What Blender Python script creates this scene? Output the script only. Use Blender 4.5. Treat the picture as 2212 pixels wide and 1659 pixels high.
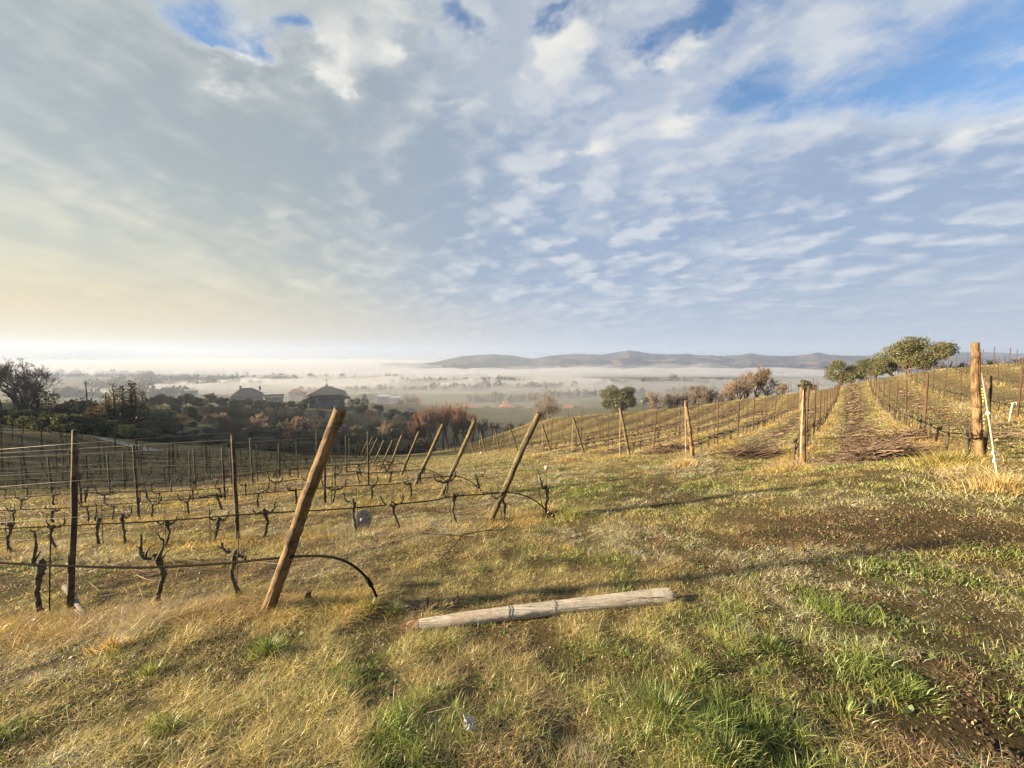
import bpy, math, random
import numpy as np
from mathutils import Vector, Matrix
R = math.radians
scene = bpy.context.scene
for o in list(bpy.data.objects): bpy.data.objects.remove(o, do_unlink=True)
COL = scene.collection

# ------------------------------------------------------------------ camera
CAMZ, PITCH, F = 1.65, R(3.96), 831.0          # F in units of a 2212 px wide frame
cam = bpy.data.objects.new('camera', bpy.data.cameras.new('camera')); COL.objects.link(cam)
cam.location = (0, 0, CAMZ); cam.rotation_euler = (R(90) - PITCH, 0, 0)
cam.data.sensor_width = 36; cam.data.lens = 36 * F / 2212
cam.data.clip_start = 0.05; cam.data.clip_end = 30000
scene.camera = cam

# ------------------------------------------------------------------ sun, exposure
SUN_EL, SUN_AZ = R(12), R(-95)             # azimuth clockwise from +Y
sd = Vector((math.sin(SUN_AZ) * math.cos(SUN_EL), math.cos(SUN_AZ) * math.cos(SUN_EL), math.sin(SUN_EL)))
sun = bpy.data.objects.new('sun', bpy.data.lights.new('sun', 'SUN')); COL.objects.link(sun)
sun.data.energy = 5.0; sun.data.angle = R(2.2); sun.data.color = (1.0, 0.79, 0.50)
sun.rotation_euler = sd.to_track_quat('Z', 'Y').to_euler()
vs = scene.view_settings
scene.display_settings.display_device = 'sRGB'
vs.view_transform = 'Standard'; vs.look = 'None'; vs.gamma = 1; vs.exposure = 2.25; vs.use_curve_mapping = False
scene.cycles.max_bounces = 5; scene.cycles.diffuse_bounces = 2; scene.cycles.glossy_bounces = 1
scene.cycles.transmission_bounces = 2; scene.cycles.transparent_max_bounces = 6; scene.cycles.volume_bounces = 0
scene.cycles.use_denoising = True; scene.cycles.denoising_prefilter = 'NONE'; scene.cycles.denoising_input_passes = 'RGB'
try: scene.cycles.denoiser = 'OPENIMAGEDENOISE'
except Exception: pass
scene.cycles.sample_clamp_indirect = 4

def raydir(px, py):
    u, v = (px - 1106) / F, (829.5 - py) / F
    c, s = math.cos(PITCH), math.sin(PITCH)
    return np.array((u, c + v * s, v * c - s))

# ------------------------------------------------------------------ node helpers
class NT:
    def __init__(s, tree): s.t = tree; s.t.nodes.clear()
    def n(s, typ, **kw):
        nd = s.t.nodes.new(typ)
        for k, v in kw.items():
            if k.startswith('i_'): nd.inputs[k[2:].replace('_', ' ')].default_value = v
            else: setattr(nd, k, v)
        return nd
    def l(s, a, b): s.t.links.new(a, b)
    def _in(s, sock, v):
        if isinstance(v, bpy.types.NodeSocket): s.l(v, sock)
        else: sock.default_value = v
    def m(s, op, a, b=0.0, c=0.0, clamp=False):
        nd = s.t.nodes.new('ShaderNodeMath'); nd.operation = op; nd.use_clamp = clamp
        for i, v in enumerate((a, b, c)): s._in(nd.inputs[i], v)
        return nd.outputs[0]
    def vm(s, op, a, b=(0, 0, 0), scale=None):
        nd = s.t.nodes.new('ShaderNodeVectorMath'); nd.operation = op
        s._in(nd.inputs[0], a); s._in(nd.inputs[1], b)
        if scale is not None: s._in(nd.inputs['Scale'], scale)
        return nd.outputs['Value'] if op in ('LENGTH', 'DISTANCE', 'DOT_PRODUCT') else nd.outputs['Vector']
    def mix(s, f, a, b, blend='MIX'):
        nd = s.t.nodes.new('ShaderNodeMix'); nd.data_type = 'RGBA'; nd.blend_type = blend
        s._in(nd.inputs[0], f); s._in(nd.inputs[6], a); s._in(nd.inputs[7], b)
        return nd.outputs[2]
    def ss(s, v, lo, hi, a=0.0, b=1.0):
        nd = s.t.nodes.new('ShaderNodeMapRange'); nd.interpolation_type = 'SMOOTHSTEP'
        for i, q in enumerate((v, lo, hi, a, b)): s._in(nd.inputs[i], q)
        return nd.outputs[0]
    def lin(s, v, lo, hi, a=0.0, b=1.0):
        nd = s.t.nodes.new('ShaderNodeMapRange')
        for i, q in enumerate((v, lo, hi, a, b)): s._in(nd.inputs[i], q)
        return nd.outputs[0]
    def noise(s, vec, scale, detail=4, rough=0.55, dist=0.0, dim='3D'):
        nd = s.t.nodes.new('ShaderNodeTexNoise'); nd.noise_dimensions = dim
        s._in(nd.inputs['Vector'], vec); nd.inputs['Scale'].default_value = scale
        nd.inputs['Detail'].default_value = detail; nd.inputs['Roughness'].default_value = rough
        nd.inputs['Distortion'].default_value = dist
        return nd.outputs['Fac']

def c4(c): return (c[0], c[1], c[2], 1.0)

# ------------------------------------------------------------------ world: low-sun sky with a broken cloud layer
def cloudplane(px, py):
    d = raydir(px, py); d = d / np.linalg.norm(d)
    return d[0] / (max(d[2], 0) + 0.20), d[1] / (max(d[2], 0) + 0.20)
world = bpy.data.worlds.new('World'); scene.world = world; world.use_nodes = True
def build_world():
    t = NT(world.node_tree)
    out = t.n('ShaderNodeOutputWorld'); bg = t.n('ShaderNodeBackground')
    sky = t.n('ShaderNodeTexSky', sky_type='NISHITA', sun_disc=False, sun_elevation=SUN_EL, sun_rotation=SUN_AZ % (2 * math.pi), altitude=150, air_density=1.0, dust_density=1.6, ozone_density=1.6)
    co = t.n('ShaderNodeTexCoord').outputs['Generated']
    sp = t.n('ShaderNodeSeparateXYZ'); t.l(co, sp.inputs[0])
    z = t.m('MAXIMUM', sp.outputs[2], 0.0)
    den = t.m('ADD', z, 0.20)
    qx, qy = t.m('DIVIDE', sp.outputs[0], den), t.m('DIVIDE', sp.outputs[1], den)
    a = R(12); ca, sa = math.cos(a), math.sin(a)          # wind direction: streets run away from us, a little to the right
    ax = t.m('SUBTRACT', t.m('MULTIPLY', qx, ca), t.m('MULTIPLY', qy, sa))
    ay = t.m('ADD', t.m('MULTIPLY', qx, sa), t.m('MULTIPLY', qy, ca))
    cv = t.n('ShaderNodeCombineXYZ'); t.l(ax, cv.inputs[0]); t.l(t.m('MULTIPLY', ay, 1.22), cv.inputs[1])
    cvv = cv.outputs[0]
    cs = t.n('ShaderNodeCombineXYZ'); t.l(ax, cs.inputs[0]); t.l(t.m('MULTIPLY', ay, 0.40), cs.inputs[1])
    big = t.noise(cvv, 1.15, 3, 0.5, 0.2)
    mid = t.noise(cvv, 2.5, 5, 0.52, 0.3)
    def puffs(vec):                                        # billowing cells of the layer, broken up by noise
        w = t.n('ShaderNodeTexNoise'); w.inputs['Scale'].default_value = 3.0; w.inputs['Detail'].default_value = 4; t.l(vec, w.inputs['Vector'])
        wv = t.vm('ADD', vec, t.vm('SCALE', t.vm('SUBTRACT', w.outputs['Color'], (.5, .5, .5)), scale=.34))
        vo = t.n('ShaderNodeTexVoronoi', feature='SMOOTH_F1'); vo.inputs['Scale'].default_value = 4.6; vo.inputs['Smoothness'].default_value = .7; t.l(wv, vo.inputs['Vector'])
        cell = t.m('SUBTRACT', 1.06, t.m('MULTIPLY', vo.outputs['Distance'], 1.25))
        return t.m('ADD', t.m('MULTIPLY', t.noise(vec, 5.6, 7, 0.58, 0.15), .58), t.m('MULTIPLY', cell, .42))
    puff = puffs(cvv)
    fine = t.noise(cvv, 13.0, 6, 0.62, 0.2)
    streak = t.noise(cs.outputs[0], 5.0, 6, 0.56, 0.3)
    wn = t.n('ShaderNodeTexNoise'); wn.inputs['Scale'].default_value = 5.5; wn.inputs['Detail'].default_value = 5; wn.inputs['Roughness'].default_value = .6; t.l(cvv, wn.inputs['Vector'])
    ws = t.n('ShaderNodeSeparateXYZ'); t.l(t.vm('SCALE', t.vm('SUBTRACT', wn.outputs['Color'], (.5, .5, .5)), scale=.34), ws.inputs[0])
    qx, qy = t.m('ADD', qx, ws.outputs[0]), t.m('ADD', qy, ws.outputs[1])
    cov = None                                            # placed masses and holes of the layer (cloud-plane positions)
    for (px, py, rad, amt) in BLOBS:
        bx, by = cloudplane(px, py)
        dx, dy = t.m('SUBTRACT', qx, bx), t.m('SUBTRACT', qy, by)
        d2 = t.m('ADD', t.m('MULTIPLY', dx, dx), t.m('MULTIPLY', dy, dy))
        g = t.m('MULTIPLY', t.m('EXPONENT', t.m('MULTIPLY', d2, -1.0 / (rad * rad))), amt)
        cov = g if cov is None else t.m('ADD', cov, g)
    dens = t.m('ADD', t.m('MULTIPLY', big, 0.40), t.m('MULTIPLY', mid, 0.55))
    dens = t.m('ADD', dens, t.m('ADD', t.m('MULTIPLY', puff, 0.38), t.m('MULTIPLY', fine, 0.20)))
    dens = t.m('ADD', dens, cov)
    dens = t.m('ADD', dens, t.ss(z, 0.10, 0.56, 0.20, -0.05))
    alpha = t.ss(dens, 0.52, 0.84)
    wisp = t.m('ADD', t.m('MULTIPLY', puff, .72), t.m('ADD', t.m('MULTIPLY', streak, .10), t.m('MULTIPLY', fine, .18)))
    alpha = t.m('MAXIMUM', alpha, t.m('MULTIPLY', t.ss(wisp, .48, .61), t.m('ADD', .85, t.m('MULTIPLY', cov, 2.6), clamp=True)))
    thick = t.ss(dens, 0.66, 0.92)
    dsun = t.vm('DOT_PRODUCT', co, (sd[0], sd[1], sd[2]))
    low = t.ss(z, 0.0, 0.42, 1.0, 0.0)
    side = t.ss(dsun, -0.20, 0.60)                        # sunward side of the layer
    # relief of the layer: denser or thinner towards the light than here
    off = t.n('ShaderNodeVectorMath', operation='ADD'); t.l(cvv, off.inputs[0]); off.inputs[1].default_value = (-0.055, -0.035, 0)
    mid2 = t.noise(off.outputs[0], 2.5, 5, 0.52, 0.3); puff2 = puffs(off.outputs[0])
    rel = t.m('ADD', t.m('MULTIPLY', t.m('SUBTRACT', mid, mid2), 1.6), t.m('MULTIPLY', t.m('SUBTRACT', puff, puff2), t.lin(side, 0, 1, 2.3, .7)))
    mott = t.m('ADD', t.m('MULTIPLY', t.m('SUBTRACT', t.m('ADD', t.m('MULTIPLY', streak, t.lin(side, 0, 1, .15, .75)), t.m('MULTIPLY', mid, t.lin(side, 0, 1, .85, .25))), 0.5), 2.5), rel)
    mott = t.m('ADD', mott, t.m('MULTIPLY', t.m('SUBTRACT', puff, 0.54), t.lin(side, 0, 1, 2.3, .6)))
    for (px, py, rad, amt) in BANKS:                      # thicker, darker banks within the layer
        bx, by = cloudplane(px, py)
        dx, dy = t.m('SUBTRACT', qx, bx), t.m('SUBTRACT', qy, by)
        g = t.m('EXPONENT', t.m('MULTIPLY', t.m('ADD', t.m('MULTIPLY', dx, dx), t.m('MULTIPLY', dy, dy)), -1.0 / (rad * rad)))
        mott = t.m('SUBTRACT', mott, t.m('MULTIPLY', g, amt))
    mott = t.m('MULTIPLY', mott, t.ss(z, 0.04, 0.34, .35, 1.0))
    mott = t.ss(mott, -0.46, 0.58)
    dark = t.mix(side, c4(C_DARK_AWAY), c4(C_DARK_SUN)); pale = t.mix(side, c4(C_PALE_AWAY), c4(C_PALE_SUN))
    body = t.mix(mott, dark, pale)
    ccol = t.mix(thick, t.mix(t.ss(rel, -.1, .2), pale, c4(C_EDGE)), body)
    glow = None                                           # crests of the layer that catch the low sun
    for (px, py, rad) in CRESTS:
        bx, by = cloudplane(px, py)
        dx, dy = t.m('SUBTRACT', qx, bx), t.m('SUBTRACT', qy, by)
        g = t.m('EXPONENT', t.m('MULTIPLY', t.m('ADD', t.m('MULTIPLY', dx, dx), t.m('MULTIPLY', dy, dy)), -1.0 / (rad * rad)))
        glow = g if glow is None else t.m('ADD', glow, g)
    glow = t.m('MULTIPLY', t.m('MINIMUM', glow, 1.0), t.ss(t.m('ADD', puff, t.m('MULTIPLY', fine, .45)), .68, .86))
    ccol = t.mix(glow, ccol, c4(C_CREST))
    warm = t.m('MULTIPLY', t.ss(dsun, 0.0, 0.80), low)
    ccol = t.mix(t.m('MULTIPLY', warm, .80), ccol, t.mix(mott, c4(C_WARM_D), c4(C_WARM)))
    skyc = t.vm('SCALE', sky.outputs[0], scale=SKY_GAIN)
    skyc = t.mix(1.0, skyc, c4(SKY_TINT), 'MULTIPLY')
    skyc = t.mix(t.ss(z, 0.0, 0.34, 0.75, 0.0), skyc, pale)   # milky veil towards the horizon
    col = t.mix(t.m('MULTIPLY', alpha, 0.90), skyc, ccol)
    hzc = t.mix(t.ss(dsun, -0.45, 0.20), c4(HZ_COOL), c4(HZ_MID)); hzc = t.mix(t.ss(dsun, 0.10, 0.85), hzc, c4(HZ_WARM))
    col = t.mix(t.ss(z, -0.02, 0.20, 0.92, 0.0), col, hzc)
    t.l(col, bg.inputs[0]); bg.inputs[1].default_value = WORLD_STRENGTH
    t.l(bg.outputs[0], out.inputs[0])
WORLD_STRENGTH = 0.05
def _k(r, g, b): return tuple((v / 255.0) ** 2.2 / 0.233 for v in (r, g, b))      # sky colours as they look at exposure 1
SKY_GAIN = 0.86
SKY_TINT = (0.80, 1.02, 1.24)
C_EDGE = _k(228, 229, 226); C_CREST = _k(246, 243, 232)
BANKS = [(480, 300, .30, .34), (800, 330, .28, .28), (150, 250, .25, .2), (1000, 480, .35, .22), (1850, 420, .4, .30), (1650, 330, .2, .2), (700, 560, .5, .15), (1950, 600, .5, .12)]
CRESTS = [(300, 172, .05), (450, 142, .06), (545, 145, .05), (680, 110, .09), (760, 175, .04), (980, 185, .07), (870, 60, .08), (1230, 90, .08), (1120, 140, .06), (1480, 262, .06), (1420, 110, .07), (1560, 60, .08), (1130, 400, .08), (1280, 330, .07), (1900, 262, .04), (2150, 270, .07), (1650, 40, .06), (2080, 240, .05)]
C_DARK_AWAY, C_DARK_SUN = _k(150, 169, 197), _k(160, 169, 169)
C_PALE_AWAY, C_PALE_SUN = _k(210, 214, 222), _k(206, 207, 198)
C_WARM, C_WARM_D = _k(246, 226, 156), _k(214, 202, 158)
HZ_COOL, HZ_MID, HZ_WARM = _k(170, 188, 212), _k(200, 190, 178), _k(222, 186, 96)
BLOBS = [(430, 60, 0.14, -0.36), (500, 100, 0.08, -0.24), (350, 130, .05, -.15), (610, 30, 0.08, -0.10), (330, 185, 0.13, 0.20), (480, 180, 0.12, 0.20), (640, 230, 0.28, 0.14), (120, 250, 0.5, 0.20), (980, 60, 0.10, -0.12),
         (1000, 20, .12, .10), (1340, 60, 0.08, -0.08), (1860, 140, 0.16, -0.07), (2050, 60, 0.2, -0.06), (640, 45, .05, -.20), (770, 90, .05, -.18), (1000, 40, .06, -.26), (1190, 50, .045, -.2), (1410, 80, .06, -.22), (1620, 180, .07, -.14), (1500, 30, .05, -.2), (1290, 40, .05, -.12), (1330, 235, .04, -.12), (1210, 260, .04, -.12), (1750, 230, 0.18, -0.08), (2120, 260, 0.2, -0.07), (1120, 210, 0.10, -0.05), (1300, 160, .14, .08),
         (1750, 400, 0.5, 0.08), (700, 480, 1.0, 0.20), (250, 480, 1.2, 0.22), (900, 350, 0.4, 0.08), (1950, 350, .25, .10)]
build_world()
# ------------------------------------------------------------------ scene helpers
def tag(o, label=None, cat=None, group=None, kind=None):
    if label: o['label'] = label
    if cat: o['category'] = cat
    if group: o['group'] = group
    if kind: o['kind'] = kind
    return o
def link(o, parent=None):
    COL.objects.link(o)
    if parent is not None: o.parent = parent
    return o
def empty(name, loc, rz=0.0):
    o = bpy.data.objects.new(name, None); link(o); o.location = loc; o.rotation_euler = (0, 0, rz); o.empty_display_size = 0.2
    return o
def copy_tree(o, parent=None, skip=()):
    c = o.copy(); COL.objects.link(c)
    if parent is not None: c.parent = parent
    for ch in list(o.children):
        if ch.name.split('.')[0] not in skip: copy_tree(ch, c, skip)
    return c

class MB:
    """collects tubes, boxes, quads and links them as one mesh object"""
    def __init__(s): s.v, s.f, s.n, s.sm, s.c = [], [], 0, [], []
    def add(s, verts, faces, smooth=False, col=None):
        verts = np.asarray(verts, float); s.v.append(verts)
        k = s.n
        s.f.extend([tuple(i + k for i in f) for f in faces]); s.sm.extend([smooth] * len(faces)); s.n += len(verts)
        if col is not None: s.c.append(np.tile(np.array(col, float), (len(verts), 1)))
        else: s.c.append(np.ones((len(verts), 3)))
    def tube(s, pts, rad, sides=6, cap=True, smooth=True, col=None):
        pts = np.asarray(pts, float); n = len(pts)
        rad = np.full(n, rad) if np.isscalar(rad) else np.asarray(rad, float)
        tan = np.gradient(pts, axis=0); tan /= (np.linalg.norm(tan, axis=1)[:, None] + 1e-9)
        ref = np.array((0, 0, 1.0)) if abs(tan[:, 2]).mean() < 0.8 else np.array((1.0, 0, 0))
        e1 = np.cross(tan, ref); e1 /= (np.linalg.norm(e1, axis=1)[:, None] + 1e-9); e2 = np.cross(tan, e1)
        a = np.arange(sides) * 2 * math.pi / sides
        V = pts[:, None, :] + rad[:, None, None] * (np.cos(a)[None, :, None] * e1[:, None, :] + np.sin(a)[None, :, None] * e2[:, None, :])
        fs = []
        for i in range(n - 1):
            for j in range(sides):
                k = (j + 1) % sides
                fs.append((i * sides + j, i * sides + k, (i + 1) * sides + k, (i + 1) * sides + j))
        if cap:
            fs.append(tuple(range(sides))[::-1]); fs.append(tuple((n - 1) * sides + j for j in range(sides)))
        s.add(V.reshape(-1, 3), fs, smooth, col)
    def box(s, c, size, rz=0.0, col=None):
        x, y, z = (q / 2 for q in size)
        P = np.array([(-x, -y, -z), (x, -y, -z), (x, y, -z), (-x, y, -z), (-x, -y, z), (x, -y, z), (x, y, z), (-x, y, z)])
        ca, sa = math.cos(rz), math.sin(rz)
        P = np.stack((P[:, 0] * ca - P[:, 1] * sa, P[:, 0] * sa + P[:, 1] * ca, P[:, 2]), 1) + np.array(c)
        s.add(P, [(0, 3, 2, 1), (4, 5, 6, 7), (0, 1, 5, 4), (1, 2, 6, 5), (2, 3, 7, 6), (3, 0, 4, 7)], False, col)
    def build(s, name, mat, parent=None, colors=False):
        me = bpy.data.meshes.new(name)
        V = np.concatenate(s.v) if s.v else np.zeros((0, 3))
        me.from_pydata(V.tolist(), [], s.f)
        me.polygons.foreach_set('use_smooth', s.sm)
        if colors:
            ca = me.color_attributes.new('Col', 'FLOAT_COLOR', 'POINT')
            C = np.concatenate(s.c); ca.data.foreach_set('color', np.concatenate((C, np.ones((len(C), 1))), 1).ravel())
        me.materials.append(mat); me.update()
        return link(bpy.data.objects.new(name, me), parent)

def raw_mesh(name, V, quads=None, tris=None, mat=None, col=None, smooth=True, parent=None):
    me = bpy.data.meshes.new(name)
    nq = 0 if quads is None else len(quads); nt = 0 if tris is None else len(tris)
    me.vertices.add(len(V)); me.vertices.foreach_set('co', np.asarray(V, np.float32).ravel())
    loops = []
    if nq: loops.append(np.asarray(quads, np.int32).ravel())
    if nt: loops.append(np.asarray(tris, np.int32).ravel())
    loops = np.concatenate(loops); me.loops.add(len(loops)); me.loops.foreach_set('vertex_index', loops)
    me.polygons.add(nq + nt)
    ls = np.concatenate((np.arange(nq) * 4, nq * 4 + np.arange(nt) * 3)).astype(np.int32)
    me.polygons.foreach_set('loop_start', ls)
    me.polygons.foreach_set('use_smooth', np.full(nq + nt, smooth))
    if col is not None:
        ca = me.color_attributes.new('Col', 'FLOAT_COLOR', 'POINT')
        ca.data.foreach_set('color', np.concatenate((np.asarray(col, np.float32), np.ones((len(col), 1), np.float32)), 1).ravel())
    me.update(calc_edges=True); me.validate()
    if mat: me.materials.append(mat)
    return link(bpy.data.objects.new(name, me), parent)

# ------------------------------------------------------------------ numpy noise
def _hash(ix, iy, seed):
    h = (ix.astype(np.int64) * 374761393 + iy.astype(np.int64) * 668265263 + seed * 1442695041) & 0xffffffff
    h = ((h ^ (h >> 13)) * 1274126177) & 0xffffffff
    return ((h ^ (h >> 16)) & 0xffff) / 65535.0
def vnoise(x, y, seed=0):
    x, y = np.asarray(x, float), np.asarray(y, float)
    ix, iy = np.floor(x), np.floor(y); fx, fy = x - ix, y - iy
    fx, fy = fx * fx * (3 - 2 * fx), fy * fy * (3 - 2 * fy)
    a, b = _hash(ix, iy, seed), _hash(ix + 1, iy, seed); c, d = _hash(ix, iy + 1, seed), _hash(ix + 1, iy + 1, seed)
    return (a * (1 - fx) + b * fx) * (1 - fy) + (c * (1 - fx) + d * fx) * fy
def fbm(x, y, seed=0, octv=4, rough=0.5):
    s, a, t = 0.0, 1.0, 0.0
    for i in range(octv):
        s = s + a * vnoise(np.asarray(x) * 2 ** i + 17.3 * i, np.asarray(y) * 2 ** i - 9.1 * i, seed + i); t += a; a *= rough
    return s / t
def sstep(x, lo, hi):
    t = np.clip((np.asarray(x, float) - lo) / (hi - lo), 0, 1); return t * t * (3 - 2 * t)

# ------------------------------------------------------------------ terrain: a hillside vineyard falling into a valley
def at_depth(px, py, Y):
    d = raydir(px, py); k = Y / d[1]
    return np.array((d[0] * k, Y, CAMZ + d[2] * k))
CTRL = [(0, 0, 0), (0, 1.4, 0), (-2.2, 1.6, -.12), (2.5, 1.5, .02), (5, 2, .12), (-4, -2, 0), (4, -4, .3), (0, -12, .8), (15, -10, 1.6), (-15, -10, .3), (-6, 1, -.55), (12, 0, .5),
        (-30, 60, -13.5), (-60, 82, -13.2), (-55, 117, -13.3), (-95, 100, -11.5), (-75, 60, -8.6), (-51, 50, -9.2), (-10, 70, -15), (0, 110, -20), (-40, 160, -24),
        (60, 110, -16), (30, 90, -16), (12, 68, -11.5), (-10, 55, -12), (95, 85, -6), (100, 30, 2.4), (140, 120, -12), (-100, 150, -17), (130, -10, 4), (-75, 22, 3.5), (-80, 0, 5.5), (-70, -30, 3), (-110, 20, 6), (-58, 10, -.6), (-130, 60, -3)]
PX = [(97, 1330, 3.6), (578, 1322, 3.2), (325, 1312, 3.5), (885, 1345, 2.95), (1450, 1290, 3.1), (1060, 1132, 5.95), (508, 1170, 6.06), (170, 1186, 6.1), (950, 1073, 8.8), (697, 1096, 8.8),
      (270, 1127, 8.8), (455, 1090, 11.5), (148, 1096, 11.5), (892, 1049, 11.5), (798, 1051, 11.5), (860, 1028, 14.25), (583, 1040, 14.25), (315, 1072, 14.25), (77, 1080, 14.25), (439, 1055, 17),
      (816, 1018, 19.7), (788, 1003, 24), (766, 994, 28), (20, 935, 36), (139, 938, 36), (206, 952, 36), (322, 978, 37), (560, 987, 40), (720, 985, 44), (870, 984, 44), (945, 982, 38),
      (2117, 997, 6.2), (1735, 1004, 8.8), (1754, 957, 11.7), (1772, 934, 15.3), (1784, 918, 19), (1497, 990, 11.6), (1546, 972, 12.75), (1604, 948, 16.3), (1642, 930, 20.5), (1672, 915, 24.6),
      (1360, 985, 14.8), (1262, 981, 18.3), (1190, 977, 21.2), (1090, 976, 27), (1025, 981, 32), (2019, 946, 10.2), (1977, 920, 13.7), (1944, 910, 16.2), (1925, 892, 20), (1855, 842, 53),
      (1171, 908, 52), (1344, 892, 55), (1533, 872, 58), (1700, 850, 58), (1830, 838, 60), (1979, 806, 44), (1740, 884, 40), (1633, 901, 35), (1533, 900, 45), (1394, 917, 44), (1800, 868, 38), (1250, 932, 42), (2205, 790, 40), (2208, 903, 13), (2212, 850, 20)]
C3 = np.array([np.array(c, float) for c in CTRL] + [at_depth(*p) for p in PX])
def _tps(r2): return np.where(r2 > 1e-12, 0.5 * r2 * np.log(np.maximum(r2, 1e-12)), 0.0)
_n = len(C3); _S = 20.0
_c = C3[:, :2] / _S
_A = _tps(((_c[:, None] - _c[None]) ** 2).sum(2)) + np.eye(_n) * 0.004
_P = np.concatenate((np.ones((_n, 1)), _c), 1)
_M = np.block([[_A, _P], [_P.T, np.zeros((3, 3))]])
_w = np.linalg.solve(_M, np.concatenate((C3[:, 2], np.zeros(3))))
def _rbf(x, y):
    x, y = np.ravel(x) / _S, np.ravel(y) / _S; out = np.empty(len(x))
    for i in range(0, len(x), 20000):
        xx, yy = x[i:i + 20000], y[i:i + 20000]
        r2 = (xx[:, None] - _c[None, :, 0]) ** 2 + (yy[:, None] - _c[None, :, 1]) ** 2
        out[i:i + 20000] = _tps(r2) @ _w[:_n] + _w[_n] + _w[_n + 1] * xx + _w[_n + 2] * yy
    return out
def ground(x, y):
    x, y = np.asarray(x, float), np.asarray(y, float); sh = np.broadcast(x, y).shape
    x, y = np.broadcast_to(x, sh).ravel(), np.broadcast_to(y, sh).ravel()
    r = np.sqrt(x * x + y * y)
    zn = _rbf(np.clip(x, -135, 140), np.clip(y, -30, 165))
    zf = -14 - 32 * sstep(y, 130, 330) - 9 * sstep(y, 330, 600) - 22 * sstep(y, 700, 2200)
    w = sstep(r, 125, 300)
    z = zn * (1 - w) + zf * w
    near = 1 - sstep(r, 20, 60)
    z = z + near * (0.10 * (fbm(x * .8, y * .8, 3, 4) - .5) + 0.05 * (fbm(x * 4, y * 4, 9, 3) - .5)) + (1 - near) * 0.6 * (fbm(x * .05, y * .05, 5, 4) - .5)
    return z.reshape(sh)
def gz(x, y): return float(ground(x, y))
def on_ground(px, py, y0=1.0, y1=260.0):
    """where the line of sight through a point of the photo first meets the ground"""
    d = raydir(px, py); Y = np.geomspace(y0, y1, 1400)
    X, Z = d[0] / d[1] * Y, CAMZ + d[2] / d[1] * Y
    g = ground(X, Y); hit = np.nonzero(Z <= g)[0]
    i = hit[0] if len(hit) else len(Y) - 1
    return np.array((X[i], Y[i], g[i]))

# block of rows on the right: direction and sideways vector
RD, RN = np.array((0.661, 0.750)), np.array((0.750, -0.661))
def block(c, t): return RD * t + RN * c
ROWC = [-0.9, -3.6, -6.5, -9.5, -12.4, -15.3, -18.2, -21.1, -24.0, -26.9, -29.8, -32.7, -35.6]
ROWR = [1.55, 4.35, 7.2, 10.1, 13.0]
def t0_of(c): return 10.75 + .5 * (-c - .9) if c < 0 else (9.5 if c < 3 else 8.5)
def t1_of(c): return 80 + 1.22 * c if c < 0 else 78
LROW_Y = [3.3, 6.0, 8.8, 11.5, 14.25, 17.0, 19.75, 22.5, 25.2, 28.0, 30.7, 33.4, 36.1]
LROW_X = [-2.03, -0.36, -1.66, -2.96, -4.2, -5.6, -6.9, -8.3, -9.7, -11.0, -12.4, -13.8, -15.2]

# colour of the ground cover: patches placed where the photo has them
GREEN = [(1430, 1530, 90, 1), (1560, 1600, 100, .9), (1650, 1390, 110, .45), (1800, 1340, 110, .5), (1930, 1470, 110, .4), (1920, 1240, 90, .55), (2080, 1215, 110, .75), (2180, 1290, 90, .6), (580, 1395, 50, .6), (330, 1455, 50, .5), (200, 1430, 50, .5),
         (690, 1310, 60, .5), (1230, 1110, 90, .5), (1300, 1060, 110, .5), (1560, 1050, 110, .5), (1700, 1140, 60, .4), (1480, 1100, 70, .5), (640, 1510, 60, .4), (360, 1570, 40, .5), (1660, 1010, 50, .6), (1120, 1190, 60, .4), (1700, 1600, 120, .3), (1950, 1130, 40, .4), (1790, 985, 50, .5), (1990, 985, 40, .5)]
BARE = [(2120, 1480, 140, .75), (2190, 1600, 160, .85), (1980, 1640, 130, .65), (1830, 1500, 110, .6), (2140, 1390, 70, .8), (1720, 1640, 90, .5), (1700, 1150, 150, .75), (1900, 1135, 150, .85), (2110, 1150, 130, .85), (1380, 1055, 90, .6), (1450, 1085, 80, .6), (1330, 1035, 60, .5), (1560, 1240, 120, .4), (1700, 1300, 90, .3), (2060, 1345, 70, .5)]
def _blobs(L): return [(p[0], p[1], r * p[1] / F * 1.0, a) for (px, py, r, a) in L for p in (on_ground(px, py),)]
GREENW, BAREW = _blobs(GREEN), _blobs(BARE)
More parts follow.
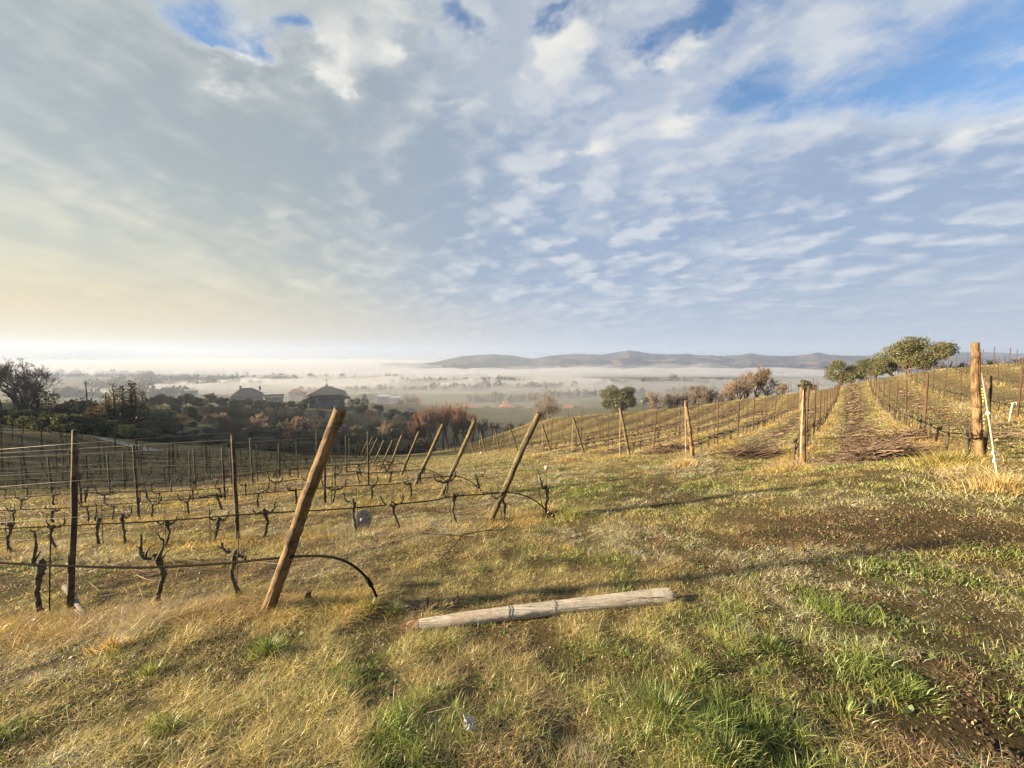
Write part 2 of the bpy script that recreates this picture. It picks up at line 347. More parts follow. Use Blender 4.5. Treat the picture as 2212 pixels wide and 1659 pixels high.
def field_maps(x, y):
    """greenness, bareness, straw length 0..1 at ground positions"""
    n1, n2 = fbm(x * .55, y * .55, 21, 4, .6), fbm(x * 1.9, y * 1.9, 33, 4, .6)
    g = 0.34 * sstep(n1, .50, .72) + 0.45 * sstep(n2, .54, .70) - .10
    for (bx, by, r, a) in GREENW: g = g + a * np.exp(-((x - bx) ** 2 + (y - by) ** 2) / (r * r))
    b = 0.35 * sstep(fbm(x * 1.1 + 7, y * 1.1, 55, 4, .6), .56, .78)
    for (bx, by, r, a) in BAREW: b = b + a * np.exp(-((x - bx) ** 2 + (y - by) ** 2) / (r * r)) * (.55 + .9 * (n2 - .3))
    c, t = x * RN[0] + y * RN[1], x * RD[0] + y * RD[1]
    g = g * (.35 + 1.3 * sstep(fbm(x * 2.6, y * 2.6, 37, 3, .6), .38, .62))
    st = np.zeros_like(x)
    for rc in ROWC + ROWR:                                           # straw under the rows, prunings between them
        inside = (t > t0_of(rc) - 1.2) & (t < t1_of(rc) + 2)
        e = np.exp(-((c - rc - .08 * np.sin(t * 1.3)) / .42) ** 2) * inside
        st = np.maximum(st, e)
        mid = np.exp(-((c - rc + 1.35 + .12 * np.sin(t * .9)) / .40) ** 2) * inside * (t > t0_of(rc) + 1.2)
        b = np.maximum(b, .6 * mid * (.7 + .6 * (n2 - .4)))
    for k, ry in enumerate(LROW_Y):
        inside = x < LROW_X[k] + .9
        st = np.maximum(st, .75 * np.exp(-((y - ry) / .4) ** 2) * inside)
        mid = np.exp(-((y - ry - 1.35) / .45) ** 2) * (x < LROW_X[k] - .5)
        b = np.maximum(b, .45 * mid)
    return np.clip(g * (1 - .6 * st), 0, 1), np.clip(b, 0, 1), st
# ------------------------------------------------------------------ materials
def new_mat(name):
    m = bpy.data.materials.new(name); m.use_nodes = True
    t = NT(m.node_tree); out = t.n('ShaderNodeOutputMaterial')
    return m, t, out
def surf_mat(name, c1, c2, scale=6.0, stretch=(1, 1, 1), rough=.8, bump=.3, c3=None, s3=30., metal=0., spec=.3, bdist=.02, crack=False, col_dark=(.05, .035, .022)):
    m, t, out = new_mat(name)
    b = t.n('ShaderNodeBsdfPrincipled'); co = t.n('ShaderNodeTexCoord').outputs['Object']
    oi = t.n('ShaderNodeObjectInfo').outputs['Random']
    v = t.vm('ADD', t.vm('MULTIPLY', co, stretch), (0, 0, 0))
    cv = t.n('ShaderNodeCombineXYZ'); t.l(t.m('MULTIPLY', oi, 37.0), cv.inputs[0]); t.l(t.m('MULTIPLY', oi, 11.0), cv.inputs[1])
    v = t.vm('ADD', v, cv.outputs[0])
    n = t.noise(v, scale, 6, .62, .4)
    col = t.mix(t.ss(n, .35, .68), c4(c1), c4(c2))
    n3 = t.noise(v, s3, 4, .6)
    if crack:
        cr = t.noise(t.vm('MULTIPLY', v, [3.2 if q >= 1 else .5 for q in stretch]), scale, 5, .6)
        col = t.mix(t.ss(cr, .55, .63), col, (col_dark[0], col_dark[1], col_dark[2], 1))
    if c3: col = t.mix(t.ss(t.noise(co, scale * .8, 4, .6, .5), .48, .62), col, c4(c3))
    col = t.mix(1.0, col, t.mix(t.lin(n3, .25, .75), (.72, .72, .72, 1), (1.25, 1.25, 1.25, 1)), 'MULTIPLY')
    hv = t.mix(oi, (.86, .87, .88, 1), (1.12, 1.1, 1.08, 1))
    col = t.mix(1.0, col, hv, 'MULTIPLY')
    t.l(col, b.inputs['Base Color']); b.inputs['Roughness'].default_value = rough; b.inputs['Metallic'].default_value = metal
    b.inputs['Specular IOR Level'].default_value = spec
    if bump:
        bp = t.n('ShaderNodeBump'); bp.inputs['Strength'].default_value = bump; bp.inputs['Distance'].default_value = bdist
        t.l(t.m('ADD', n, t.m('MULTIPLY', n3, .5)), bp.inputs['Height']); t.l(bp.outputs[0], b.inputs['Normal'])
    t.l(b.outputs[0], out.inputs[0]); return m
def plain_mat(name, c, rough=.6, metal=0., spec=.3):
    return surf_mat(name, [q * .88 for q in c], [q * 1.1 for q in c], 3., rough=rough, bump=.05, metal=metal, spec=spec)
def leaf_mat(name, trans=.35, gain=1.0, gloss=.08):
    m, t, out = new_mat(name)
    a = t.n('ShaderNodeVertexColor', layer_name='Col').outputs[0]
    oi = t.n('ShaderNodeObjectInfo').outputs['Random']
    a = t.mix(1.0, a, t.mix(oi, (.85, .9, .85, 1), (1.15, 1.1, 1.1, 1)), 'MULTIPLY')
    d = t.n('ShaderNodeBsdfDiffuse'); tr = t.n('ShaderNodeBsdfTranslucent'); g = t.n('ShaderNodeBsdfGlossy'); g.inputs['Roughness'].default_value = .45
    t.l(a, d.inputs[0]); t.l(t.mix(1.0, a, (1.15, 1.1, .8, 1), 'MULTIPLY'), tr.inputs[0]); g.inputs[0].default_value = (.8, .8, .8, 1)
    m1 = t.n('ShaderNodeMixShader'); m1.inputs[0].default_value = trans; t.l(d.outputs[0], m1.inputs[1]); t.l(tr.outputs[0], m1.inputs[2])
    m2 = t.n('ShaderNodeMixShader'); m2.inputs[0].default_value = gloss; t.l(m1.outputs[0], m2.inputs[1]); t.l(g.outputs[0], m2.inputs[2])
    t.l(m2.outputs[0], out.inputs[0]); return m
HAZE_D = 0.00023
M = {}
M['fresh_wood'] = surf_mat('fresh_wood', (.25, .162, .080), (.135, .086, .046), 6., (4, 4, .5), .8, .8, (.060, .036, .020), 26., crack=True)
M['old_wood'] = surf_mat('old_wood', (.185, .145, .080), (.105, .085, .045), 7., (4, 4, .5), .85, .9, (.060, .058, .026), 25., crack=True)
M['grey_wood'] = surf_mat('grey_wood', (.56, .50, .43), (.42, .37, .31), 6., (5, 5, .6), .8, .5, (.36, .26, .19), 30.)
M['log_wood'] = surf_mat('log_wood', (.60, .54, .46), (.43, .38, .31), 7., (.35, 6, 6), .8, .8, (.46, .38, .30), 34., crack=True, col_dark=(.12, .09, .065))
M['end_grain'] = surf_mat('end_grain', (.16, .10, .06), (.10, .065, .04), 14., (1, 1, 1), .9, .4)
M['rot_wood'] = surf_mat('rot_wood', (.20, .115, .065), (.085, .05, .032), 16., (1, 3, 3), .9, .9, (.42, .32, .21), 30.)
M['dark_post'] = surf_mat('dark_post', (.034, .025, .019), (.056, .040, .027), 8., (3, 3, .5), .8, .4, (.12, .10, .05), 25.)
M['rust_post'] = surf_mat('rust_post', (.060, .035, .023), (.092, .053, .033), 8., (3, 3, .5), .8, .3, None, 25.)
M['bark'] = surf_mat('bark', (.050, .040, .029), (.095, .076, .053), 14., (3, 3, .7), .92, .8, (.10, .105, .05), 40.)
M['tree_bark'] = surf_mat('tree_bark', (.085, .068, .052), (.13, .105, .085), 2., (2, 2, .5), .92, .4, None, 9.)
M['twig'] = surf_mat('twig', (.21, .155, .115), (.28, .215, .155), 1., (1, 1, 1), .9, 0, None, 4.)
M['twig_red'] = surf_mat('twig_red', (.22, .13, .09), (.28, .17, .115), 1., (1, 1, 1), .9, 0, None, 4.)
M['cane'] = surf_mat('cane', (.105, .068, .050), (.17, .115, .080), 3., (1, 1, 1), .8, 0, (.26, .19, .13), 8.)
M['hose'] = plain_mat('hose', (.016, .013, .011), .95, 0, .03)
M['wire'] = plain_mat('wire', (.22, .21, .20), .42, .7)
M['thin_wire'] = plain_mat('thin_wire', (.12, .11, .10), .5, .5)
M['stake'] = plain_mat('stake', (.035, .025, .019), .7, .2)
M['white_plastic'] = plain_mat('white_plastic', (.46, .43, .38), .6)
M['dead_wood'] = surf_mat('dead_wood', (.10, .092, .088), (.15, .14, .13), 12., (2, 2, 2), .9, .6)
M['reel_plastic'] = plain_mat('reel_plastic', (.20, .19, .175), .7)
M['yellow_plastic'] = plain_mat('yellow_plastic', (.45, .36, .11), .5)
M['pale_rod'] = plain_mat('pale_rod', (.40, .34, .26), .6)
M['grass'] = leaf_mat('grass', .38, gloss=.05)
M['leaf'] = leaf_mat('leaf', .25, gloss=.03)
M['slate_wall'] = surf_mat('slate_wall', (.050, .055, .063), (.072, .076, .082), .8, rough=.9, bump=.1)
M['dark_roof'] = surf_mat('dark_roof', (.072, .072, .076), (.10, .10, .10), 1.2, (1, 6, 6), .9, .2)
M['red_roof'] = surf_mat('red_roof', (.24, .095, .06), (.32, .14, .09), .8, (4, 4, 4), .9, .1)
M['cream_wall'] = plain_mat('cream_wall', (.62, .54, .40), .9)
M['peach_wall'] = plain_mat('peach_wall', (.60, .40, .27), .9)
M['orange_wall'] = plain_mat('orange_wall', (.74, .22, .10), .9)
M['yellow_wall'] = plain_mat('yellow_wall', (.72, .53, .22), .9)
M['white_wall'] = plain_mat('white_wall', (.66, .62, .56), .9)
M['blue_wall'] = plain_mat('blue_wall', (.27, .33, .42), .7)
M['grey_wall'] = plain_mat('grey_wall', (.30, .29, .27), .9)
M['window_glass'] = plain_mat('window_glass', (.05, .06, .075), .15, 0, .6)
M['window_frame'] = plain_mat('window_frame', (.55, .56, .57), .6)
M['pale_track'] = surf_mat('pale_track', (.27, .25, .20), (.36, .33, .27), .6, rough=.95, bump=.1)

# ------------------------------------------------------------------ ground: one sheet, fine near the camera
def sheet():
    nx, ny = 560, 620
    u = np.linspace(-1, 1, nx); xs = 5200 * np.sinh(7.2 * u) / math.sinh(7.2)
    v = np.linspace(-.60, 1, ny); ys = 2.5 + 7000 * np.sinh(7.6 * v) / math.sinh(7.6)
    X, Y = np.meshgrid(xs, ys); Z = ground(X, Y)
    x, y = X.ravel(), Y.ravel(); z = Z.ravel()
    g, b, st = field_maps(x, y)
    r = np.sqrt(x * x + y * y)
    straw, dry = np.array((.205, .165, .078)), np.array((.125, .098, .048))
    green, soil = np.array((.060, .075, .022)), np.array((.068, .046, .029))
    n = fbm(x * .9, y * .9, 71, 4)[:, None]
    col = dry * (1 - n) + straw * n
    col = col * (1 - .8 * g[:, None]) + green * (.8 * g[:, None])
    col = col * (1 - .85 * b[:, None]) + soil * (.85 * b[:, None])
    col = col * (1 - .5 * st[:, None]) + straw * 1.1 * (.5 * st[:, None])
    col = col * (.62 + .38 * sstep(r, 6, 34))[:, None]  # shade between the grass blades put into the ground colour near the camera
    # beyond the vineyard: bank, olive terraces, misty plain of fields
    far = sstep(y - .0 * x, 46, 62)
    left = sstep(-x + .0 * y, 40, 60) * sstep(y, 0, 10)
    farw = np.maximum(far, left * sstep(y, 20, 36))
    c, t = x * RN[0] + y * RN[1], x * RD[0] + y * RD[1]
    inblock = (c > -38) & (c < 60) & (t < 84 + 1.22 * np.minimum(c, 0)) & (r < 130)
    farw = np.where(inblock, 0, farw)[:, None]
    bank = np.array((.10, .098, .055)) * (.7 + .7 * fbm(x * .12, y * .12, 81, 4)[:, None])
    p1, p2 = fbm(x * .006, y * .016, 91, 3)[:, None], fbm(x * .02, y * .05, 95, 3)[:, None]
    plain = np.array((.115, .105, .062)) * (1 - p1) + np.array((.085, .10, .052)) * p1
    plain = plain * (.7 + .6 * p2)
    stripes = (np.sin(x * 1.05 + y * .12) > .2)[:, None] & ((p1 > .5) & (r[:, None] < 900))
    plain = np.where(stripes, plain * .75, plain)
    w2 = sstep(r, 150, 320)[:, None]
    col = col * (1 - farw) + (bank * (1 - w2) + plain * w2) * farw
    idx = np.arange(nx * ny).reshape(ny, nx)
    q = np.stack((idx[:-1, :-1], idx[:-1, 1:], idx[1:, 1:], idx[1:, :-1]), -1).reshape(-1, 4)
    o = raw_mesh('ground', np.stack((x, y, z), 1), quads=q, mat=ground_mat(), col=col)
    tag(o, kind='structure')
def ground_mat():
    m, t, out = new_mat('ground')
    b = t.n('ShaderNodeBsdfPrincipled'); b.inputs['Roughness'].default_value = .95; b.inputs['Specular IOR Level'].default_value = .1
    a = t.n('ShaderNodeVertexColor', layer_name='Col').outputs[0]
    co = t.n('ShaderNodeTexCoord').outputs['Object']
    n1 = t.noise(co, 38., 5, .68); n2 = t.noise(co, 7., 5, .65, .4); n3 = t.noise(co, 1.6, 4, .6)
    k = t.m('ADD', t.m('MULTIPLY', n1, .55), t.m('ADD', t.m('MULTIPLY', n2, .45), t.m('MULTIPLY', n3, .2)))
    col = t.mix(1.0, a, t.mix(t.lin(k, .40, .82), (.42, .40, .38, 1), (1.6, 1.58, 1.5, 1)), 'MULTIPLY')
    t.l(col, b.inputs['Base Color'])
    bp = t.n('ShaderNodeBump'); bp.inputs['Strength'].default_value = 1.0; bp.inputs['Distance'].default_value = .09
    t.l(k, bp.inputs['Height']); t.l(bp.outputs[0], b.inputs['Normal'])
    t.l(b.outputs[0], out.inputs[0]); return m
sheet()

# ------------------------------------------------------------------ hills across the valley
RIDGE = [(700, 785), (860, 784), (900, 785), (940, 782), (962, 777.5), (995, 769), (1030, 767), (1060, 765), (1100, 767), (1150, 775), (1190, 768), (1240, 764), (1300, 766), (1338, 760), (1356, 756.5), (1378, 759), (1405, 764), (1440, 765), (1480, 764), (1510, 767),
         (1560, 768), (1590, 767), (1620, 762.5), (1650, 767), (1700, 768.5), (1740, 766), (1765, 761), (1790, 766.5), (1830, 768), (1900, 767), (2000, 766), (2060, 761), (2120, 759.5), (2170, 762), (2230, 764), (2500, 766)]
def hill_sheet():
    px = np.linspace(820, 2500, 520); py = np.interp(px, [p[0] for p in RIDGE], [p[1] for p in RIDGE])
    py = py - 1.3 * (fbm(px * .11, px * 0, 7, 4, .7) - .5)
    V = []; nt = 46
    tt = np.linspace(-1.0, 1.0, nt)
    s = (px - 1106) / F
    Yr = 2750 + 250 * np.sin(px * .006); base = ground(s * 2200, np.full_like(s, 2200.)) - 6
    c, sn = math.cos(PITCH), math.sin(PITCH)
    v = (829.5 - py) / F; zr = CAMZ + (v * c - sn) / (c + v * sn) * Yr
    for t in tt:
        Yt = Yr + t * np.where(t < 0, 900, 900)
        prof = np.cos(np.clip(abs(t), 0, 1) * math.pi / 2) ** 1.3
        ridg = 1 - abs(2 * fbm(s * 9 + t * .5, np.full_like(s, t * 2.2) + s * 3, 41, 4) - 1)
        h = (zr - base) * prof * (1 - .42 * (1 - ridg) * np.sin(min(abs(t) * 3.2, 1) * math.pi / 2) * (abs(t) > .02))
        V.append(np.stack((s * Yt, Yt, base + h), 1))
    V = np.concatenate(V); n = len(px); idx = np.arange(n * nt).reshape(nt, n)
    q = np.stack((idx[:-1, :-1], idx[:-1, 1:], idx[1:, 1:], idx[1:, :-1]), -1).reshape(-1, 4)
    x, y = V[:, 0], V[:, 1]
    a, b = fbm(x * .006, y * .008, 3, 4, .6)[:, None], fbm(x * .03, y * .03, 8, 3, .6)[:, None]
    wood, fieldc = np.array((.016, .020, .026)), np.array((.066, .056, .047))
    k = sstep(a + .3 * (b - .5), .46, .56)
    col = wood * (1 - k) + fieldc * k
    col = np.where((fbm(x * .012, y * .012, 18, 3)[:, None] > .68), np.array((.17, .105, .07)), col)
    col *= (.75 + .5 * b)
    tag(raw_mesh('hills', V, quads=q, mat=HM, col=col), kind='structure')
def far_mat(name):
    m, t, out = new_mat(name); b = t.n('ShaderNodeBsdfDiffuse')
    a = t.n('ShaderNodeVertexColor', layer_name='Col').outputs[0]
    n = t.noise(t.n('ShaderNodeTexCoord').outputs['Object'], .05, 5, .7)
    t.l(t.mix(1.0, a, t.mix(n, (.5, .5, .5, 1), (1.5, 1.5, 1.5, 1)), 'MULTIPLY'), b.inputs[0]); t.l(b.outputs[0], out.inputs[0]); return m
HM = far_mat('hillside')
hill_sheet()
# ------------------------------------------------------------------ vineyard
ORD = 'first second third fourth fifth sixth seventh eighth ninth tenth eleventh twelfth thirteenth fourteenth fifteenth sixteenth seventeenth eighteenth nineteenth twentieth'.split()
TENS = {2: 'twenty', 3: 'thirty', 4: 'forty', 5: 'fifty', 6: 'sixty', 7: 'seventy', 8: 'eighty', 9: 'ninety'}
TENTH = {2: 'twentieth', 3: 'thirtieth', 4: 'fortieth', 5: 'fiftieth', 6: 'sixtieth', 7: 'seventieth', 8: 'eightieth', 9: 'ninetieth'}
def nth(i):
    if i <= 20: return ORD[i - 1]
    return TENTH[i // 10] if i % 10 == 0 else TENS[i // 10] + '-' + ORD[i % 10 - 1]
def lrow(k): return 'the ' + nth(k + 1) + ' row below the log'
def rrow(i):
    return 'the ' + nth(i + 1) + ' row left of the path'
def grow(i): return 'the ' + nth(i + 1) + ' row right of the path'
def project(x, y, z):
    c, s = math.cos(PITCH), math.sin(PITCH); dz = z - CAMZ
    w = y * c - dz * s; v = y * s + dz * c
    return (1106 + F * x / w, 829.5 - F * v / w, w) if w > .05 else (1e9, 0, w)
def in_view(x, y, z, m=60):
    p = project(x, y, z); return p[2] > .3 and -m < p[0] < 2212 + m

rnd = random.Random(7)
def wood_post(name, base, top, r, mat, seed=0, cut=True, sides=14, rings=18, parent=None):
    """round post from base to top, origin at its base; a sawn or weathered top"""
    rg = np.random.RandomState(seed)
    b, t = np.array(base, float), np.array(top, float); v = t - b; L = np.linalg.norm(v)
    mb = MB(); zs = np.linspace(-.12, 1, rings); pts = zs[:, None] * np.array((0, 0, L))
    off = np.cumsum(rg.normal(0, .0035 * (18 / rings) ** .5, (rings, 2)), 0); pts[:, :2] += off - off[1]
    rad = r * (1.04 - .10 * np.clip(zs, 0, 1) + rg.normal(0, .02 if sides < 30 else .008, rings))
    a = np.arange(sides) * 2 * math.pi / sides
    rr = rad[:, None] * (1 + .05 * np.sin(2 * a + rg.rand() * 6)[None] + rg.normal(0, .014 if sides < 30 else .006, (rings, sides)))
    if sides >= 30:                                        # drying cracks running along the post
        for _ in range(9):
            z0, ln, a0, tw = rg.uniform(-.1, .8), rg.uniform(.15, .6), rg.uniform(0, 6.28), rg.uniform(-.5, .5)
            da = (a[None] - a0 - tw * (zs[:, None] - z0) + math.pi) % (2 * math.pi) - math.pi
            rr = rr * (1 - rg.uniform(.10, .22) * np.exp(-(da / .075) ** 2) * (sstep(zs, z0, z0 + .08) * (1 - sstep(zs, z0 + ln - .1, z0 + ln)))[:, None])
        for _ in range(4):                                 # knots
            z0, a0 = rg.uniform(.1, .9), rg.uniform(0, 6.28); da = (a[None] - a0 + math.pi) % (2 * math.pi) - math.pi
            rr = rr * (1 + .10 * np.exp(-(da / .22) ** 2 - ((zs[:, None] - z0) / .03) ** 2))
    V = np.stack((pts[:, 0:1] + rr * np.cos(a), pts[:, 1:2] + rr * np.sin(a), np.repeat(pts[:, 2:3], sides, 1)), 2)
    fs = [(i * sides + j, i * sides + (j + 1) % sides, (i + 1) * sides + (j + 1) % sides, (i + 1) * sides + j) for i in range(rings - 1) for j in range(sides)]
    mb.add(V.reshape(-1, 3), fs, True)
    o = mb.build(name, mat, parent)
    o.location = b; o.rotation_mode = 'QUATERNION'; o.rotation_quaternion = Vector((0, 0, 1)).rotation_difference(Vector(v / L))
    # sawn top: chamfer ring and cap in end grain
    tb = MB(); last = V[-1]; ctr = last.mean(0)
    ch = ctr + (last - ctr) * .88 + np.array((0, 0, r * .10)); cc = ctr + np.array((0, 0, r * .10))
    tb.add(np.concatenate((last, ch, cc[None])), [(j, (j + 1) % sides, sides + (j + 1) % sides, sides + j) for j in range(sides)] + [(sides + j, sides + (j + 1) % sides, 2 * sides) for j in range(sides)], False)
    if cut: tb.build('sawn_top', M['end_grain'], o)
    return o, L
def wire_ring(name, o, z, r, mat, wr=.0022, turns=2, tilt=.25, tail=True):
    mb = MB(); a = np.linspace(0, 2 * math.pi * turns, 22 * turns)
    pts = np.stack((r * 1.06 * np.cos(a), r * 1.06 * np.sin(a), z + tilt * r * np.cos(a + 1) + .004 * a), 1); mb.tube(pts, wr, 4)
    if tail:
        p0 = pts[-1]; mb.tube([p0, p0 + (.03, -.02, -.03), p0 + (.06, -.02, -.02), p0 + (.09, -.01, -.05)], wr, 4)
    return mb.build(name, mat, o)
def line_post_mesh(r, L, mat, seed, sides=8):
    rg = np.random.RandomState(seed); mb = MB(); n = 8; zs = np.linspace(-.1, L, n)
    pts = np.stack((np.cumsum(rg.normal(0, .004, n)), np.cumsum(rg.normal(0, .004, n)), zs), 1)
    mb.tube(pts, r * (1.05 - .1 * zs / L + rg.normal(0, .03, n)), sides)
    mb.tube([pts[-1], pts[-1] + (0, 0, r * .25)], [r * .95, r * .7], sides)
    me = mb.build('line_post', mat).data; o = bpy.data.objects['line_post']; bpy.data.objects.remove(o); return me

# leaning end posts of the left block
ENDTOP = {0: (738, 885, 3.08), 1: (1162, 892, 5.85), 2: (1027, 910, 8.75), 3: (956, 916, 11.4)}
left_end = []
for k, y in enumerate(LROW_Y):
    x = LROW_X[k]; b = np.array((x, y, gz(x, y)))
    if k == 0: b = on_ground(578, 1322); LROW_Y[0] = b[1]; LROW_X[0] = b[0]
    top = at_depth(*ENDTOP[k]) if k in ENDTOP else b + np.array((rnd.uniform(.68, .9), rnd.uniform(-.15, .1), rnd.uniform(1.62, 1.78)))
    r = .053 if k == 0 else .052
    o, L = wood_post('end_post', b, top, r, M['fresh_wood'] if k == 0 else M['old_wood'], seed=k + 3, rings=40 if k < 3 else 10, sides=44 if k < 3 else 9, cut=k < 6)
    tag(o, ['tan leaning end post beside the fallen log, largest of the leaning posts', 'mossy leaning end post with a black hose arching past it, behind the tan post'][k] if k < 2 else
        'weathered leaning end post at the right end of ' + lrow(k), 'post', 'leaning end posts of the lower vine rows')
    left_end.append((o, b, top, L))
    if k < 5: wire_ring('wire_tie', o, L * .90, r, M['wire'], .0022 if k else .0026)
    if k < 3: wire_ring('wire_tie', o, L * .34, r, M['wire'], .0022 if k else .0026)
    if k < 2: wire_ring('wire_tie', o, L * .55, r, M['wire'], .0022, 2, .5)
    if k == 0:
        mb = MB(); p = np.array((.06, -.02, L * .88)); q = [p, p + (.03, 0, -.06), p + (.045, -.02, -.12), p + (.04, -.01, -.16), p + (.055, 0, -.22), p + (.05, .0, -.27), p + (.12, 0, -.5), p + (.22, .03, -.78)]
        mb.tube(q, [.002, .002, .003, .0035, .003, .002, .0015, .0012], 5)
        mb.build('loose_wire', M['wire'], o)

# line posts
posts = []                                       # (x, y, kind, label)
for k, y in enumerate(LROW_Y):
    for j in range(1, 20):
        x = -(4.4 if k < 4 else 2.5) * j + (0 if k < 4 else rnd.uniform(-.5, .5)) - (.0 if k else -.03)
        if x > LROW_X[k] - 1.2 or x < -47: continue
        if k == 0: y = 3.6
        posts.append([x, y + rnd.uniform(-.06, .06), 'left', k, j])
for i, c in enumerate(ROWC):
    j = 0; t = t0_of(c) + (3.5 if i else 3.45) 
    while t < t1_of(c):
        j += 1; p = block(c, t); posts.append([p[0], p[1], 'rleft', i, j]); t += 3.5 + rnd.uniform(-.3, .3)
for i, c in enumerate(ROWR):
    j = 0; t = 15.1 if i == 0 else 17.2 - .2 * i
    while t < t1_of(c):
        j += 1; p = block(c, t); posts.append([p[0], p[1], 'rright', i, j]); t += 4.5 + rnd.uniform(-.25, .25)
for p in posts: p.append(gz(p[0], p[1]))
posts = [p for p in posts if in_view(p[0], p[1], p[5] + 1)]
posts.sort(key=lambda p: p[1])
PM = {'left': [line_post_mesh(.027, 1.74, M['dark_post'], s) for s in range(4)], 'rleft': [line_post_mesh(.027, 1.72, M['rust_post'], s + 10) for s in range(4)]}
PM['rright'] = PM['rleft']
MAXN = 300
cnt = {}
for n, (x, y, kind, k, j, z) in enumerate(posts[:MAXN]):
    o = link(bpy.data.objects.new('line_post', PM[kind][rnd.randrange(4)])); o.location = (x, y, z)
    o.rotation_euler = (rnd.gauss(0, .018), rnd.gauss(.01, .02), rnd.uniform(0, 6)); s = rnd.uniform(.95, 1.05); o.scale = (1, 1, s)
    if kind == 'left' and k == 0: o.rotation_euler = (0, .085, 0); o.scale = (.92, .92, 1.04)
    key = (kind, k); cnt[key] = cnt.get(key, 0) + 1
    row = {'left': lrow, 'rleft': rrow, 'rright': grow}[kind](k)
    lab = ('dark line post, ' if kind == 'left' else 'rusty line post, ') + nth(cnt[key]) + ' from the end post of ' + row
    tag(o, lab, 'post', 'upright line posts of the vine rows')
if len(posts) > MAXN:
    mb = MB()
    for (x, y, kind, k, j, z) in posts[MAXN:]: mb.tube([(x, y, z), (x + rnd.gauss(0, .03), y, z + 1.72)], .03, 5)
    tag(mb.build('line_posts', M['rust_post']), 'most distant thin brown posts of the hillside rows', 'posts', kind='stuff')
print('posts', len(posts))

# end posts of the right block with their anchor rods
RTOP = {0: (1735, 836, 8.85), 1: (1480, 866, 11.55), 2: (1340, 881, 14.7), 3: (1238, 901, 18.2), 4: (1171, 915, 21.1)}
RBASE = {0: (1735, 1004), 1: (1497, 990), 2: (1360, 985), 3: (1262, 981), 4: (1190, 977)}
end_right = []
for i, c in list(enumerate(ROWC)) + [(100, ROWR[0])]:
    t = t0_of(c); p = block(c, t); b = np.array((p[0], p[1], gz(*p)))
    if i in RBASE: b = on_ground(*RBASE[i])
    if i == 100: b = on_ground(2117, 999)
    top = at_depth(RTOP[i][0], RTOP[i][1], b[1]) if i in RTOP else (at_depth(2108, 741, b[1]) if i == 100 else b + np.array((rnd.uniform(-.55, -.4), rnd.uniform(-.2, .1), rnd.uniform(1.6, 1.75))))
    r = {100: .055, 0: .055, 1: .053}.get(i, .052)
    o, L = wood_post('end_post', b, top, r, M['fresh_wood'] if i in (100, 0, 1) else M['old_wood'], seed=i + 31, rings=36 if i in (100, 0, 1) else 9, sides=44 if i in (100, 0, 1) else 9, cut=i in (100, 0, 1, 2))
    lab = {100: 'thick tan end post on the right with yellow tags and a pale anchor rod', 0: 'upright tan end post left of the path with a pale rod on it', 1: 'tan end post leaning slightly left, second along from the path'}.get(i, 'weathered left-leaning end post of ' + rrow(i if i < 100 else 0))
    tag(o, lab, 'post', 'end posts of the hillside vine rows'); end_right.append((i, o, b, top, L))
    inv = np.array(o.rotation_quaternion.to_matrix().inverted())
    def loc(w): return inv @ (np.array(w) - b)
    if i == 100:
        f = on_ground(2156, 1034); a0 = at_depth(2121, 806, b[1] - .09); mb = MB()
        mb.tube([loc(a0), loc(a0 + .33 * (f - a0)), loc(f + (0, 0, -.03))], .0105, 6); rod = mb.build('anchor_rod', M['pale_rod'], o)
        mb = MB(); q = a0 + .42 * (f - a0); mb.tube([loc(q - (0, 0, .035)), loc(q - (0, 0, .015)), loc(q + (0, 0, .015)), loc(q + (0, 0, .035))], [.012, .03, .03, .012], 8); mb.build('insulator', M['grey_wood'], rod)
        for w in (.78, .85):
            mb = MB(); q = a0 + w * (f - a0); mb.box(loc(q), (.05, .03, .05)); mb.build('clip', M['white_plastic'], rod)
        for z0, z1 in ((.52, .62), (.27, .40)):
            for m in range(5):
                mb = MB(); zz = L * (z0 + (z1 - z0) * m / 4); mb.box((.032 + .005 * (m % 2), -.049, zz), (.026, .022, .03)); mb.build('tag', M['yellow_plastic'], o)
        for zz in (.66, .45, .22): wire_ring('wire_tie', o, L * zz, r, M['wire'], .004, 1, .1, False)
    elif i < 9:
        f = {0: on_ground(1728, 1008), 1: on_ground(1481, 998), 2: on_ground(1338, 991), 3: on_ground(1234, 986)}.get(i)
        if f is None: f = b + np.array((-.5, -.25, 0)); f[2] = gz(f[0], f[1])
        a0 = np.array(top) * .96 + b * .04 + np.array((-r * .6, -r * .9, 0)); mb = MB()
        mb.tube([loc(a0), loc((a0 + f) / 2), loc(f)], .009 if i < 2 else .008, 5); rod = mb.build('anchor_rod', M['pale_rod'] if i < 5 else M['wire'], o)
        if i < 4:
            for w in (.72, .8):
                mb = MB(); mb.box(loc(a0 + w * (f - a0) + np.array((.01, -.01, 0))), (.035, .03, .035)); mb.build('clip', M['white_plastic'], rod)
        if i < 3: wire_ring('wire_tie', o, L * .45, r, M['wire'], .004, 1, .2, False)
b2 = end_right[-1][2] + np.array((.13, .06, 0)) + np.append(RD * .12, 0); b2[2] = gz(b2[0], b2[1])
o, L = wood_post('brace_post', b2, b2 + np.array((-.02, 0, 1.45)), .04, M['dark_post'], 77, rings=8, sides=10)
tag(o, 'dark slim post close behind the thick tan end post on the right', 'post')

